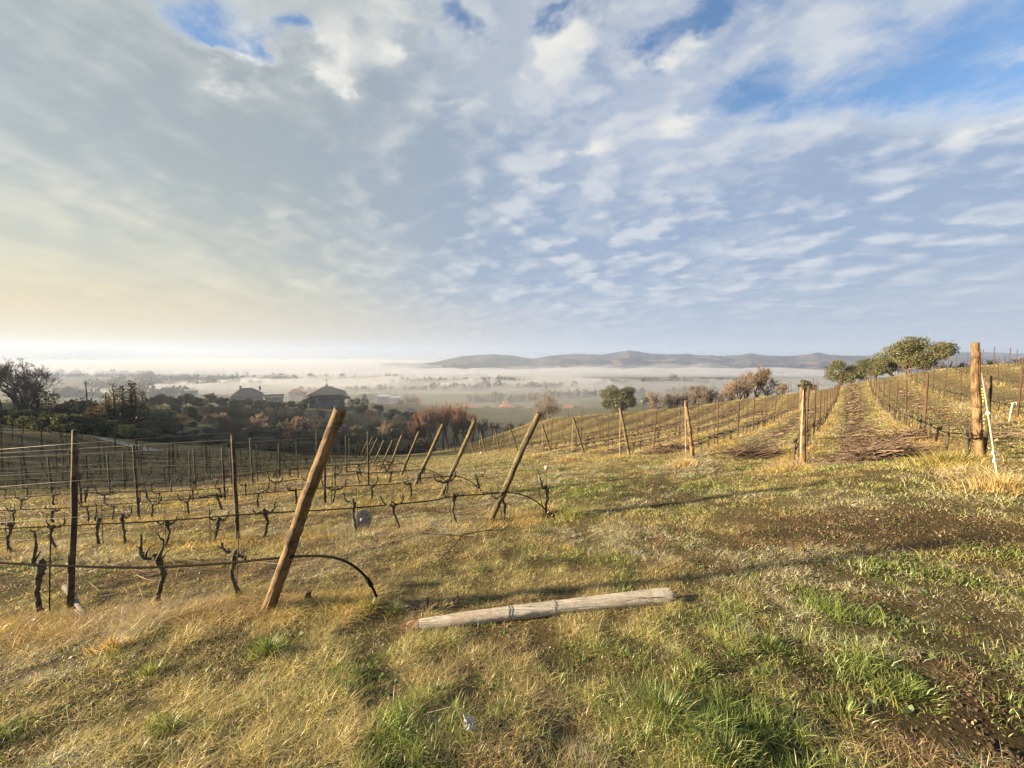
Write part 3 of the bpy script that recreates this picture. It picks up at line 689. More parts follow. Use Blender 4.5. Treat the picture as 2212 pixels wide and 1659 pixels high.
# ------------------------------------------------------------------ wires and drip hoses
def row_pts(fn, s0, s1, step, h, sag, seed):
    rg = random.Random(seed); out = []; n = max(2, int(abs(s1 - s0) / step))
    for q in range(n + 1):
        x, y = fn(s0 + (s1 - s0) * q / n); ph = (q * step / 4.5) % 1
        out.append((x, y, gz(x, y) * 1.0 + h - sag * math.sin(ph * math.pi) + rg.gauss(0, .012 if sag else .003)))
    P = np.array(out)
    for _ in range(2): P[1:-1, 2] = (P[:-2, 2] + 2 * P[1:-1, 2] + P[2:, 2]) / 4
    return P
HEI = {'top': 1.66, 'upper': 1.30, 'middle': .95}
for k in range(len(LROW_Y)):
    y = LROW_Y[k]; o, b, top, L = left_end[k]
    fn = (lambda s, y=y, k=k: (s, y if k else b[1] + (3.6 - b[1]) * min(1, (b[0] - s) / 2.4)))
    for nm, h in HEI.items():
        if k > 5 and nm != 'top': continue
        kk = h / 1.74; st = b + (np.array(top) - b) * min(kk, .93)
        P = np.array([(x_, fn(x_)[1] if k else 3.6, gz(x_, fn(x_)[1] if k else 3.6) + h) for x_ in (-4.4 * q for q in range(1, 7 if k < 3 else 11)) if x_ < st[0] - 1])
        P = np.concatenate((st[None], P)); mb = MB(); mb.tube(P, .0019 if k == 0 else .0022, 3)
        w = mb.build('trellis_wire', M['wire'] if (nm == 'top' and k < 3) else M['thin_wire'])
        tag(w, nm + ' thin wire along ' + lrow(k), 'wire', 'trellis wires of the lower vine rows')
    ex = b[0]; rg = random.Random(k + 50)
    xs = [ex - .6, ex - .25, ex + .08, ex + .32, ex + .58, ex + .78, ex + .92, ex + 1.0, ex + 1.03]; dz = [.40, .43, .46, .49, .44, .33, .19, .06, -.03]
    if k: dz = [q + .06 for q in dz]
    arc = np.array([(x, fn(min(x, ex))[1] - .07 - .02 * q, gz(x, y) * .0 + (b[2] if q < 3 else b[2]) + d) for q, (x, d) in enumerate(zip(xs, dz))])
    arc[-2:, 2] = [gz(arc[-2, 0], arc[-2, 1]) + .08, gz(arc[-1, 0], arc[-1, 1]) - .02]
    P = row_pts(lambda s: (fn(s)[0], fn(s)[1] - .07), -45, ex - .9, .55, .43 if k == 0 else .46, .035, k + 9)
    P = np.concatenate((P, arc)); 
    if k == 0:
        P = np.array([at_depth(-700, 1225, 3.75), at_depth(-300, 1212, 3.7), at_depth(-60, 1213, 3.62), at_depth(100, 1221, 3.52), at_depth(300, 1228, 3.42), at_depth(480, 1218, 3.3), at_depth(598, 1205, 3.12), at_depth(690, 1199, 3.08), at_depth(745, 1209, 3.06), at_depth(785, 1238, 3.05), at_depth(806, 1270, 3.05), at_depth(818, 1302, 3.06)])
    Q = P                                              # smooth the curve
    for _ in range(2):
        Q2 = np.empty((2 * len(Q) - 2, 3)); Q2[0::2] = Q[:-1] * .75 + Q[1:] * .25; Q2[1::2] = Q[:-1] * .25 + Q[1:] * .75; Q = Q2
    mb = MB(); mb.tube(Q, .0105 if k < 4 else .011, 7 if k < 3 else 4); ho = mb.build('drip_hose', M['hose'])
    tag(ho, 'black drip hose of ' + lrow(k) + ', its end curving down', 'hose', 'drip hoses of the lower vine rows')
    if k in (1, 2):
        e = len(Q) - 1
        for back in (3, 6):
            mb = MB(); mb.tube([Q[e - back], Q[e - back] * .6 + Q[e - back - 1] * .4], .016, 8); mb.build('fitting', M['white_plastic'], ho)
    if k == 0:
        e = len(Q) - 1; mb = MB(); mb.tube([Q[e - 5], Q[e - 3]], .017, 8); mb.build('fitting', M['hose'], ho)
for i, c in list(enumerate(ROWC[:7])) + [(100 + i, c) for i, c in enumerate(ROWR[:3])]:
    f0 = t0_of(c) + .2; f1 = min(t1_of(c), f0 + 45); row = grow(i - 100) if i >= 100 else rrow(i)
    for nm, h in HEI.items():
        if (i % 100) > 3 and nm != 'top': continue
        mb = MB(); mb.tube(row_pts(lambda s: block(c, s), f0, f1, 1.5, h, 0, i), .0023, 3)
        tag(mb.build('trellis_wire', M['thin_wire']), nm + ' thin wire along ' + row, 'wire', 'trellis wires of the hillside rows')
    mb = MB(); mb.tube(row_pts(lambda s: block(c, s) - RN * .05, f0, f1, .8, .50, .06, i + 5), .0105, 4)
    tag(mb.build('drip_hose', M['hose']), 'black drip hose hanging along ' + row, 'hose', 'drip hoses of the hillside rows')

# ------------------------------------------------------------------ pruned vines
def vine_mesh(seed, lod=0):
    rg = np.random.RandomState(seed); mb = MB(); h = rg.uniform(.42, .52); n = 8 if lod == 0 else 4
    zs = np.linspace(-.04, h, n); lean = rg.uniform(-.10, .10)
    px = lean * (zs / h) ** 1.4 + np.cumsum(rg.normal(0, .012, n)); py = np.cumsum(rg.normal(0, .010, n))
    rad = np.interp(zs, [-.04, .08, h * .7, h * .92, h], [.036, .024, .019, .031, .025]) * rg.uniform(.85, 1.15) * (1 + rg.normal(0, .08, n))
    mb.tube(np.stack((px, py, zs), 1), rad, 7 if lod == 0 else 4)
    head = np.array((px[-1], py[-1], h - .03))
    for s in ([-1, 1] if rg.rand() < .72 else [rg.choice([-1, 1])]):
        ln, up = rg.uniform(.10, .30), rg.uniform(.06, .24); m = 6 if lod == 0 else 3
        q = np.linspace(0, 1, m); ax = head[0] + s * ln * np.sin(q * 1.5); az = head[2] + up * q ** 2.2 + rg.normal(0, .012, m) - .03 * np.sin(q * 3.1); ay = head[1] + np.cumsum(rg.normal(0, .010, m))
        P = np.stack((ax, ay, az), 1); P[0] = head
        mb.tube(P, np.linspace(.027, .012, m) * rg.uniform(.85, 1.15) * (1 + rg.normal(0, .1, m)), 6 if lod == 0 else 3)
        if lod == 0:
            for _ in range(rg.randint(1, 4)):
                b = P[rg.randint(2, m)]; d = np.array((rg.uniform(-.5, .5) + s * .3, rg.uniform(-.5, .5), rg.uniform(.3, 1))); d *= rg.uniform(.04, .12) / np.linalg.norm(d)
                mb.tube([b, b + d * .5 + rg.normal(0, .006, 3), b + d], [.008, .006, .004], 4)
    if lod == 0 and rg.rand() < .6:
        for _ in range(rg.randint(1, 3)):
            a = rg.uniform(0, 6.28); b = head; mb.tube([b, b + np.array((math.cos(a) * .10, math.sin(a) * .06, rg.uniform(.02, .1))), b + np.array((math.cos(a) * .2, math.sin(a) * .1, rg.uniform(-.05, .2)))], [.006, .005, .003], 4)
    return mb
def near_vine(seed):
    rg = np.random.RandomState(seed); mb = MB(); h = rg.uniform(.44, .54); n = 22; zs = np.linspace(-.04, h, n); ph = rg.uniform(0, 6, 4)
    px = rg.uniform(-.09, .09) * (zs / h) ** 1.4 + .018 * np.sin(zs * 16 + ph[0]) + .006 * np.sin(zs * 47 + ph[1]); py = .015 * np.sin(zs * 14 + ph[2])
    rad = np.interp(zs, [-.04, .06, h * .6, h * .88, h], [.036, .020, .017, .031, .019]) * (1 + rg.normal(0, .13, n))
    mb.tube(np.stack((px, py, zs), 1), rad, 9); head = np.array((px[-1], py[-1], h - .03))
    for s in ((-1, 1) if seed % 3 else (1,)):
        ln, up, m = rg.uniform(.06, .20), rg.uniform(.0, .22), 11; q = np.linspace(0, 1, m)
        P = np.stack((head[0] + s * ln * np.sin(q * 1.45), head[1] + .02 * np.sin(q * 7 + ph[1]), head[2] - .035 * np.sin(q * 3.1) + up * q ** 2.4 + rg.normal(0, .006, m)), 1); P[0] = head
        mb.tube(P, np.linspace(.020, .008, m) * (1 + rg.normal(0, .2, m)), 7)
        for _ in range(3):
            b = P[rg.randint(3, m)]; d = np.array((rg.uniform(-.5, .5) + s * .4, rg.uniform(-.5, .5), rg.uniform(.2, 1))); d *= rg.uniform(.04, .11) / np.linalg.norm(d); mb.tube([b, b + d * .5 + rg.normal(0, .008, 3), b + d], [.009, .006, .0045], 5)
    for _ in range(7):
        k = rg.randint(4, n); b = np.array((px[k], py[k], zs[k])); d = unit_(rg.normal(size=3) * (1, 1, .4)) * rad[k] * 1.5; mb.tube([b, b + d * .7, b + d], [.017, .014, .005], 6)
    return mb
def unit_(v): return v / np.linalg.norm(v)
VN = []
for s in range(6):
    o = near_vine(s + 40).build('grapevine', M['bark']); VN.append(o.data); bpy.data.objects.remove(o)
VM = []
for s in range(12):
    o = vine_mesh(s + 100).build('grapevine', M['bark']); VM.append(o.data); bpy.data.objects.remove(o)
_mb = MB(); _mb.tube([(0, 0, -.05), (.006, 0, .3), (0, .004, .70)], .0048, 5); _o = _mb.build('stake', M['stake']); STAKE = _o.data; bpy.data.objects.remove(_o)
vines = []
R1 = [10, 318, 485]; R2 = [79, 171, 243, 343, 445, 559, 761, 856, 982, 1093, 1185]
for k, y in enumerate(LROW_Y):
    if k == 0: L_ = [((p - 1106) / F * 3.5, 3.5 + .08 * (p < 100)) for p in R1] + [(-5.6, 3.62), (-6.5, 3.65)]
    elif k == 1: L_ = [((p - 1106) / F * 6.0, 6.0 + rnd.uniform(-.08, .08)) for p in R2] + [(-8.1 - .85 * q, 6.0) for q in range(6)]
    else:
        L_ = []; x = LROW_X[k] + (.9 if k == 2 else .2)
        while x > -47: L_.append((x, y + rnd.uniform(-.1, .1))); x -= .82 + rnd.uniform(-.15, .2)
    for j, (x, yy) in enumerate(sorted(L_, reverse=True)): vines.append([x, yy, 'left', k, 0.0])
for kind, rows in (('rleft', ROWC), ('rright', ROWR)):
    for i, c in enumerate(rows):
        t = t0_of(c) + .3
        while t < t1_of(c):
            p = block(c + rnd.uniform(-.06, .06), t); vines.append([p[0], p[1], kind, i, math.atan2(RD[1], RD[0])]); t += .92 + rnd.uniform(-.15, .2)
for v in vines: v.append(gz(v[0], v[1]))
vines = [v for v in vines if in_view(v[0], v[1], v[5] + .4, 30)]
vines.sort(key=lambda v: v[1]); cnt = {}
for n, (x, y, kind, k, rz, z) in enumerate(vines[:MAXN]):
    o = link(bpy.data.objects.new('grapevine', VN[n % 6] if y < 6.6 else VM[rnd.randrange(12)])); o.location = (x, y, z)
    s = rnd.uniform(.9, 1.12) * (1.08 if (kind, k) == ('left', 0) else 1); o.scale = (s, s, s); o.rotation_euler = (0, rnd.gauss(0, .05), rz + rnd.choice([0, math.pi]) + rnd.gauss(0, .2))
    key = (kind, k); cnt[key] = cnt.get(key, 0) + 1; row = {'left': lrow, 'rleft': rrow, 'rright': grow}[kind](k)
    tag(o, 'pruned vine, ' + nth(cnt[key]) + ' from the near end of ' + row, 'vine', 'pruned grapevines')
    if y < 34 and rnd.random() < .85:
        c = link(bpy.data.objects.new('stake', STAKE), o); c.location = (rnd.choice([-.05, .05]), -.04, 0); c.rotation_euler = (rnd.gauss(0, .03), rnd.gauss(0, .04), 0)
mb = MB(); lods = [vine_mesh(s + 300, 1) for s in range(6)]
for (x, y, kind, k, rz, z) in vines[MAXN:]:
    l = lods[rnd.randrange(6)]; V = np.concatenate(l.v); a = rz + rnd.choice([0, math.pi]); ca, sa = math.cos(a), math.sin(a); s = rnd.uniform(.9, 1.15)
    mb.add(np.stack((V[:, 0] * ca - V[:, 1] * sa, V[:, 0] * sa + V[:, 1] * ca, V[:, 2]), 1) * s + (x, y, z), l.f, True)
    if kind == 'left': mb.tube([(x + .05, y - .04, z), (x + .07, y - .04, z + .72)], .008, 3)
tag(mb.build('distant_vines', M['bark']), 'dark rows of pruned vines further up the hillside and down the slope', 'vines', kind='stuff')
print('vines', len(vines))
# ------------------------------------------------------------------ trees
def unit(v): return v / (np.linalg.norm(v) + 1e-9)
def grow_branches(seed, h, spread, levels=5, up=.35, fork=(2, 4), first=.25, ratio=.68, wig=.16, r0=None):
    """recursive limbs -> list of (level, points, radii)"""
    rg = np.random.RandomState(seed); out = []
    def rec(p, d, L, r, lev):
        n = 4 if lev < 3 else 3; pts = [p]; dd = d
        for i in range(n):
            dd = unit(dd + rg.normal(0, wig, 3) + np.array((0, 0, up * .18))); pts.append(pts[-1] + dd * L / n)
        out.append((lev, np.array(pts), np.linspace(r, r * .62, n + 1)))
        if lev >= levels: return
        for i in range(rg.randint(*fork)):
            k = rg.uniform(.45, 1.0); q = pts[max(1, int(round(k * n)))]
            a = rg.uniform(0, 2 * math.pi); side = unit(np.cross(dd, np.array((math.cos(a), math.sin(a), .3))))
            nd = unit(dd * (1 - spread * .5) + side * spread * rg.uniform(.6, 1.3) + np.array((0, 0, up * .5)))
            rec(q, nd, L * ratio * rg.uniform(.75, 1.2), r * .60, lev + 1)
        rec(pts[-1], unit(dd + rg.normal(0, .2, 3)), L * ratio * rg.uniform(.8, 1.1), r * .62, lev + 1)
    r0 = r0 or h * .022
    rec(np.zeros(3), np.array((rg.normal(0, .05), rg.normal(0, .05), 1.0)), h * first, r0, 0)
    top = max(p[:, 2].max() for _, p, _ in out); k = h / top
    return [(l, p * k, r) for l, p, r in out]
def bare_tree(name, loc, h, seed, label, group=None, spread=.75, levels=5, twig='twig', fork=(2, 4), first=.22, multi=1, up=.35, tw_r=.012, ratio=.68, cat='tree'):
    root = empty(name, loc); tag(root, label, cat, group); tb, cb = MB(), MB()
    for m in range(multi):
        off = np.array((0, 0, 0)) if multi == 1 else np.array((rnd.uniform(-.3, .3) * h * (.35 if m else .05), rnd.uniform(-.3, .3) * h * .3, 0))
        hh = h if multi == 1 else h * (1 if m == 0 else rnd.uniform(.78, 1))
        for l, p, r in grow_branches(seed + m * 7, hh, spread, levels, up, fork, first, ratio):
            if l <= 2: tb.tube(p + off, np.maximum(r, tw_r * 1.3), 6 if l < 2 else 4)
            else: cb.tube(p + off, np.maximum(r, tw_r * (1.0 if l > 3 else 1.2)), 3, cap=False)
    tb.build('trunk', M['tree_bark'], root); cb.build('crown', M[twig], root)
    return root
def leaf_cloud(centers, radii, n, size, cols, seed, aspect=1.6, droop=0.0, shell=.55):
    """n small leaf blades spread through clump spheres; returns verts, quads, colours"""
    rg = np.random.RandomState(seed); centers = np.asarray(centers, float); radii = np.asarray(radii, float)
    if radii.ndim == 1: radii = np.stack((radii, radii, radii * .8), 1)
    w = radii.prod(1) ** .75; ci = rg.choice(len(centers), n, p=w / w.sum())
    d = rg.normal(size=(n, 3)); d /= np.linalg.norm(d, axis=1)[:, None]
    rr = shell + (1 - shell) * rg.rand(n) ** .7; rr = np.where(rg.rand(n) < .25, rg.rand(n), rr) * rg.normal(1, .10, n)
    P = centers[ci] + d * rr[:, None] * radii[ci]
    a = rg.normal(size=(n, 3)); a[:, 2] -= droop; a /= np.linalg.norm(a, axis=1)[:, None]
    b = np.cross(a, rg.normal(size=(n, 3))); b /= np.linalg.norm(b, axis=1)[:, None] + 1e-9
    s = size * rg.uniform(.6, 1.4, n)[:, None]
    V = np.stack((P - a * s * aspect / 2, P + b * s / 2, P + a * s * aspect / 2, P - b * s / 2), 1).reshape(-1, 3)
    c = np.asarray(cols, float); col = c[rg.choice(len(c), n)] * rg.uniform(.75, 1.25, (n, 1))
    tone = rg.uniform(.8, 1.2, len(centers))[ci][:, None]
    col = np.repeat(col * tone, 4, 0); q = np.arange(4 * n).reshape(n, 4)
    return V, q, col
OLIVE = [(.095, .105, .046), (.075, .085, .036), (.13, .13, .066), (.11, .105, .042), (.14, .125, .06)]
DARKG = [(.105, .118, .058), (.14, .14, .075), (.085, .095, .048)]
RUST = [(.20, .105, .062), (.16, .09, .055), (.22, .13, .08), (.13, .10, .055)]
RUSTG = [(.145, .118, .082), (.12, .112, .07), (.16, .128, .088), (.10, .10, .062)]
def clumps(seed, n, rx, ry, rz, cz, cr):
    rg = np.random.RandomState(seed); d = rg.normal(size=(n, 3)); d /= np.linalg.norm(d, axis=1)[:, None]; k = rg.rand(n) ** .4
    C = d * k[:, None] * (rx, ry, rz); C[:, 2] += cz
    return C, cr * rg.uniform(.6, 1.35, n)
def leafy_tree(name, loc, h, w, seed, label, group=None, cols=OLIVE, n=5000, leaf=.12, trunk_h=.28, nclump=22, cat='tree', aspect=2.6, flat=1.0, trunks=1):
    root = empty(name, loc); tag(root, label, cat, group); rg = np.random.RandomState(seed)
    ch = h * (1 - trunk_h); C, cr = clumps(seed, nclump, w * .40, w * .38, ch * .40 * flat, h * trunk_h + ch * .5, w * .15)
    V, q, col = leaf_cloud(C, cr, n, leaf, cols, seed + 1, aspect)
    raw_mesh('crown', V, quads=q, mat=M['leaf'], col=col, smooth=False, parent=root)
    tb = MB(); r = h * .035
    for k in range(trunks):
        p0 = np.array((rg.uniform(-.1, .1) * w * (trunks > 1), 0, -.15)); fork = p0 + np.array((rg.normal(0, .05) * h, rg.normal(0, .05) * h, h * trunk_h * 1.05))
        tb.tube([p0, p0 * .5 + fork * .5 + rg.normal(0, .02 * h, 3) * (1, 1, 0), fork], [r * 1.3, r, r * .8], 7)
        for c in C[rg.choice(len(C), min(6, len(C)), False)]:
            m = (fork + c) / 2 + rg.normal(0, .05 * h, 3); tb.tube([fork, m, c], [r * .6, r * .35, r * .12], 5)
    tb.build('trunk', M['tree_bark'], root)
    return root
def scaled_copy(src, loc, s, label, group, rz):
    o = copy_tree(src); o.location = loc; o.scale = (s, s, s); o.rotation_euler = (0, 0, rz); tag(o, label, None, group); return o
def base_at(px, Y):                     # ground point under a column of the photo at a given distance
    x = (px - 1106) / F * Y * 1.0; return np.array((x, Y, gz(x, Y) - .05))
def top_h(px, py, Y):                   # height above ground there of something reaching a row of the photo
    b = base_at(px, Y); return at_depth(px, py, Y)[2] - b[2]

# trees at the end of the path: olives
for px, py, Y, w, lab, n in [(1975, 729, 47, 6.4, 'largest olive tree, with a broad crown, on the mound right of the path', 9000), (1893, 762, 60, 5.0, 'middle olive tree with a darker crown beside the broad olive', 5000),
                             (1928, 760, 56, 4.6, 'yellowish olive tree tucked against the left of the broad olive', 4500), (1822, 778, 66, 5.8, 'olive tree left of the path end, standing over the hazy hills', 5000), (1848, 781, 70, 4.2, 'small olive tree right beside the path end', 3000)]:
    b = base_at(px, Y); h = max(2.4, top_h(px, py, Y))
    leafy_tree('olive_tree', b, h, w, int(px), lab, 'olive trees at the end of the path', n=int(n * 2.1), leaf=.080, trunk_h=.25, nclump=26, trunks=2 if px == 1975 else 1)
b = base_at(1745, 62); leafy_tree('olive_bush', b, 2.4, 2.6, 5, 'low dark bush at the upper end of the hillside rows', cols=DARKG, n=1200, leaf=.16, trunk_h=.05, cat='bush')
b = base_at(2140, 46); leafy_tree('cypress_sapling', b, top_h(2140, 778, 46), .8, 15, 'slim brownish young conifer on the skyline right of the thick end post', cols=RUSTG, n=500, leaf=.14, trunk_h=.1, nclump=10, cat='tree')
for j, px in enumerate(range(2040, 2230, 17)):
    Y = 46 + (j % 3) * 1.5; b = base_at(px, Y)
    bare_tree('fruit_tree', b, rnd.uniform(1.3, 2.1), 400 + j, 'small bare fruit tree, ' + nth(j + 1) + ' along the skyline right of the broad olive', 'bare fruit trees on the right skyline', levels=3, spread=.9, tw_r=.022, first=.35)
# trees below the far edge of the hillside block
b = base_at(1337, 68); h = top_h(1337, 828, 68)
leafy_tree('olive_tree', b, h, 7.2, 71, 'round dark olive tree rising behind the middle of the hillside rows', n=16000, leaf=.10, trunk_h=.20, nclump=26, cols=OLIVE[:2] + DARKG[:1] + OLIVE[3:4])
b = base_at(1185, 66); bare_tree('oak_tree', b, top_h(1185, 835, 66), 12, 'bare spreading oak with some rusty leaves behind the second leaning post', spread=.95, levels=6, tw_r=.016, fork=(2, 4), first=.2)
oak = bpy.data.objects['oak_tree']; C, cr = clumps(9, 8, 1.2, 1.2, .8, 3.0, .7); C[:, 0] -= 1.2
V, q, col = leaf_cloud(C, cr, 900, .16, RUST, 3); raw_mesh('dry_leaves', V, quads=q, mat=M['leaf'], col=col, parent=oak, smooth=False)
for j, (px, py, Y) in enumerate([(1425, 838, 72), (1450, 842, 74), (1480, 834, 72), (1505, 828, 74), (1535, 838, 75), (1560, 842, 73)]):
    b = base_at(px, Y); bare_tree('bare_tree', b, top_h(px, py, Y), 600 + j * 3, 'bare twiggy tree, ' + nth(j + 1) + ' from the round olive in the thicket behind the rows', 'bare trees right of the round olive', spread=.62, levels=5, tw_r=.018, multi=2, up=.6, first=.18)
for j, (px, py, Y, tw) in enumerate([(1580, 826, 76, 'twig_red'), (1600, 812, 77, 'twig'), (1622, 800, 78, 'twig'), (1665, 808, 79, 'twig'), (1690, 826, 76, 'twig')]):
    b = base_at(px, Y); bare_tree('bare_tree', b, top_h(px, py, Y), 700 + j * 3, 'bare pale tree, ' + nth(j + 1) + ' in the clump around the rusty-leaved tree', 'bare trees around the rusty-leaved tree', spread=.68, levels=5, tw_r=.02, multi=2, up=.45, first=.2, twig=tw)
b = base_at(1642, 78); t = bare_tree('rusty_tree', b, top_h(1642, 784, 78), 77, 'tall tree keeping rusty red leaves above the hillside rows', spread=.6, levels=5, tw_r=.02, up=.6)
h = top_h(1642, 790, 78); C, cr = clumps(19, 16, 1.5, 1.5, h * .30, h * .66, .9); V, q, col = leaf_cloud(C, cr, 2000, .15, RUST, 4); raw_mesh('dry_leaves', V, quads=q, mat=M['leaf'], col=col, parent=t, smooth=False)
# reddish thicket left of the bare oak
for j, (px, py, Y) in enumerate([(922, 878, 62), (938, 868, 66), (955, 868, 62), (972, 866, 66), (990, 870, 62), (1006, 880, 64), (1022, 892, 60), (905, 890, 60), (1045, 905, 62), (1070, 912, 62), (1100, 912, 66), (1128, 914, 66)]):
    b = base_at(px, Y); bare_tree('thicket_tree', b, max(2.5, top_h(px, py, Y)), 800 + j * 3, 'reddish bare sapling, ' + nth(j + 1) + ' in the thicket below the orange house', 'reddish bare thicket below the orange house', spread=.55, levels=5, tw_r=.017, multi=2, up=.7, first=.14, twig='twig_red' if j < 8 else 'twig')
# left: big bare tree with ivy, conifer group, evergreen scrub
b = base_at(52, 58); h = top_h(52, 771, 58)
t = bare_tree('bare_tree', b, h, 31, 'big bare spreading tree with ivy at the far left', spread=.8, levels=6, tw_r=.014, multi=4, up=.5, first=.2)
C, cr = clumps(4, 10, 3.2, 2.4, 2.0, 2.6, 1.3); V, q, col = leaf_cloud(C, cr, 3600, .17, DARKG, 6); raw_mesh('ivy', V, quads=q, mat=M['leaf'], col=col, parent=t, smooth=False)
b = base_at(2, 60); bare_tree('bare_tree', b, top_h(2, 790, 60), 35, 'smaller bare tree cut by the left edge, behind the big bare tree', spread=.8, levels=5, tw_r=.022, up=.45)
def conifer(loc, h, w, seed, label, group):
    root = empty('conifer', loc); tag(root, label, 'tree', group); rg = np.random.RandomState(seed); C, cr = [], []
    for z in np.linspace(.06, .98, 22):
        rad = w * .5 * (1 - z) ** .75 * rg.uniform(.75, 1.25) + .12
        for a in np.linspace(0, 6.28, max(3, int(6 * (1 - z) + 3)), False) + rg.rand() * 6:
            k = rg.uniform(.35, 1.0); C.append((math.cos(a) * rad * k, math.sin(a) * rad * k, z * h - .12 * rad * k)); cr.append((.42 * (1 - z) + .26, .42 * (1 - z) + .26, .16 + .1 * (1 - z)))
    V, q, col = leaf_cloud(C, cr, int(2300 * h / 6), .13, RUSTG, seed, 1.8, .3); raw_mesh('crown', V, quads=q, mat=M['leaf'], col=col, parent=root, smooth=False)
    mb = MB(); mb.tube([(0, 0, -.2), (0.03, 0, h * .5), (0, 0, h * .97)], [h * .03, h * .02, .02], 6); mb.build('trunk', M['tree_bark'], root)
for j, (px, py, Y, w) in enumerate([(241, 828, 50, 2.9), (261, 832, 49.5, 1.7), (279, 821, 50.5, 2.3), (288, 826, 51, 1.8), (303, 842, 49.5, 2.2), (224, 848, 49, 2.6)]):
    conifer(base_at(px, Y), top_h(px, py, Y), w, 40 + j, 'rust tinged conifer, ' + nth(j + 1) + ' from the left in the dark conifer group', 'conifer group at the left')
SHRUBN = 0
def shrub(loc, h, w, seed, label, group, cols, n=700, leaf=.2):
    root = empty('shrub', loc); tag(root, label, 'shrub', group)
    C, cr = clumps(seed, 9, w * .36, w * .33, h * .30, h * .45, w * .19); V, q, col = leaf_cloud(C, cr, n, leaf, cols, seed, 1.5)
    raw_mesh('foliage', V, quads=q, mat=M['leaf'], col=col, parent=root, smooth=False)
    mb = MB(); rg = np.random.RandomState(seed)
    for c in C[:5]: mb.tube([(0, 0, -.1), c * .5 + rg.normal(0, .1, 3), c], [.06, .04, .02], 4)
    mb.build('stem', M['tree_bark'], root); return root
protos = {}
def put_shrub(kind, px, py, Y, label, group, wf=1.0):
    cols = {'dark': DARKG, 'olive': [(.13, .135, .07), (.11, .115, .06), (.15, .14, .085)], 'brown': RUSTG, 'rust': RUST}[kind]
    b = base_at(px, Y); h = max(1.2, top_h(px, py, Y))
    var = rnd.randrange(3)
    if (kind, var) not in protos:
        protos[(kind, var)] = shrub(b, 3.0, 4.2, len(protos) * 5 + 3, label, group, cols, 2400, .17); o = protos[(kind, var)]
    else: o = copy_tree(protos[(kind, var)]); o.location = b; o.rotation_euler = (0, 0, rnd.uniform(0, 6)); tag(o, label, None, group)
    s = h / 3.0; o.scale = (s * wf, s * wf, s); return o
SH = [('dark', 22, 872, 50), ('dark', 55, 880, 48), ('dark', 88, 884, 47), ('dark', 120, 890, 46), ('dark', 150, 895, 46), ('brown', 135, 858, 56), ('olive', 165, 862, 60), ('dark', 180, 880, 52), ('olive', 200, 862, 60), ('dark', 215, 905, 47), ('dark', 245, 915, 46), ('dark', 275, 918, 46),
      ('dark', 305, 922, 46.5), ('dark', 335, 930, 47), ('olive', 300, 880, 58), ('olive', 330, 868, 66), ('rust', 118, 868, 55), ('rust', 208, 862, 51), ('dark', 8, 880, 50), ('dark', 350, 945, 46)]
for j, (k, px, py, Y) in enumerate(SH):
    put_shrub(k, px, py, Y, {'dark': 'dark evergreen', 'olive': 'grey green', 'brown': 'brownish', 'rust': 'rusty leaved'}[k] + ' shrub, ' + nth(j + 1) + ' from the left edge below the bare tree and conifers', 'shrubs under the bare tree and conifers', 1.25)
# scrub covering the bank below the dark house, grove of olives on its terraces
j = 0; rg = random.Random(3)
for Y, ptop, pend, step, lo in [(58, 360, 905, 27, 944), (66, 365, 910, 29, 925), (76, 380, 905, 31, 908), (88, 390, 900, 30, 896)]:
    px = ptop
    while px < pend:
        j += 1; put_shrub(rg.choice(['dark', 'olive', 'brown', 'brown', 'olive', 'brown']), px + rg.uniform(-6, 6), lo + rg.uniform(-10, 12) + (10 if px > 760 else 0), Y + rg.uniform(-3, 3), 'scrubby bush, ' + nth(j) + ' on the shaded bank below the dark house', 'bushes on the shaded bank', 1.35); px += step
for j, (px, py, Y) in enumerate([(385, 886, 70), (430, 872, 82), (470, 890, 68), (520, 876, 84), (560, 892, 70), (605, 878, 82), (640, 896, 72), (690, 898, 76), (760, 892, 80), (800, 884, 86), (830, 900, 70), (860, 892, 78), (890, 905, 66), (345, 880, 72), (720, 906, 62), (500, 915, 60), (620, 918, 58)]):
    b = base_at(px, Y); bare_tree('bank_tree', b, max(2.6, top_h(px, py, Y)), 1300 + j, 'bare brown young tree, ' + nth(j + 1) + ' scattered on the bank below the dark house', 'bare trees on the shaded bank', spread=.7, levels=5, tw_r=.018, up=.5, multi=2, twig='twig_red' if j % 3 == 0 else 'twig')
OL = [(320, 858, 92), (345, 852, 100), (372, 856, 95), (398, 850, 104), (425, 858, 98), (452, 850, 108), (480, 858, 100), (505, 862, 96), (532, 860, 104), (556, 864, 98), (580, 866, 104), (604, 868, 98), (628, 866, 106), (648, 870, 100), (335, 874, 84), (372, 872, 86), (412, 876, 84), (455, 874, 86), (500, 878, 84), (545, 880, 86), (590, 884, 84), (632, 886, 86)]
op = None
for j, (px, py, Y) in enumerate(OL):
    b = base_at(px, Y); h = max(2.5, min(5.5, top_h(px, py, Y))); lab = 'grove olive tree, ' + nth(j + 1) + (' in the upper terrace' if j < 14 else ' in the lower terrace') + ' left of the dark house'
    if op is None or j == 14: op = leafy_tree('grove_tree', b, 4.0, 4.6, 91 + j, lab, 'olive grove left of the dark house', n=1900, leaf=.19, trunk_h=.25, nclump=16, cols=[(.13, .135, .07), (.11, .115, .06), (.15, .145, .085)]); o = op
    else: o = scaled_copy(op, b, 1, lab, 'olive grove left of the dark house', rnd.uniform(0, 6))
    s = h / 4.0; o.scale = (s, s, s)
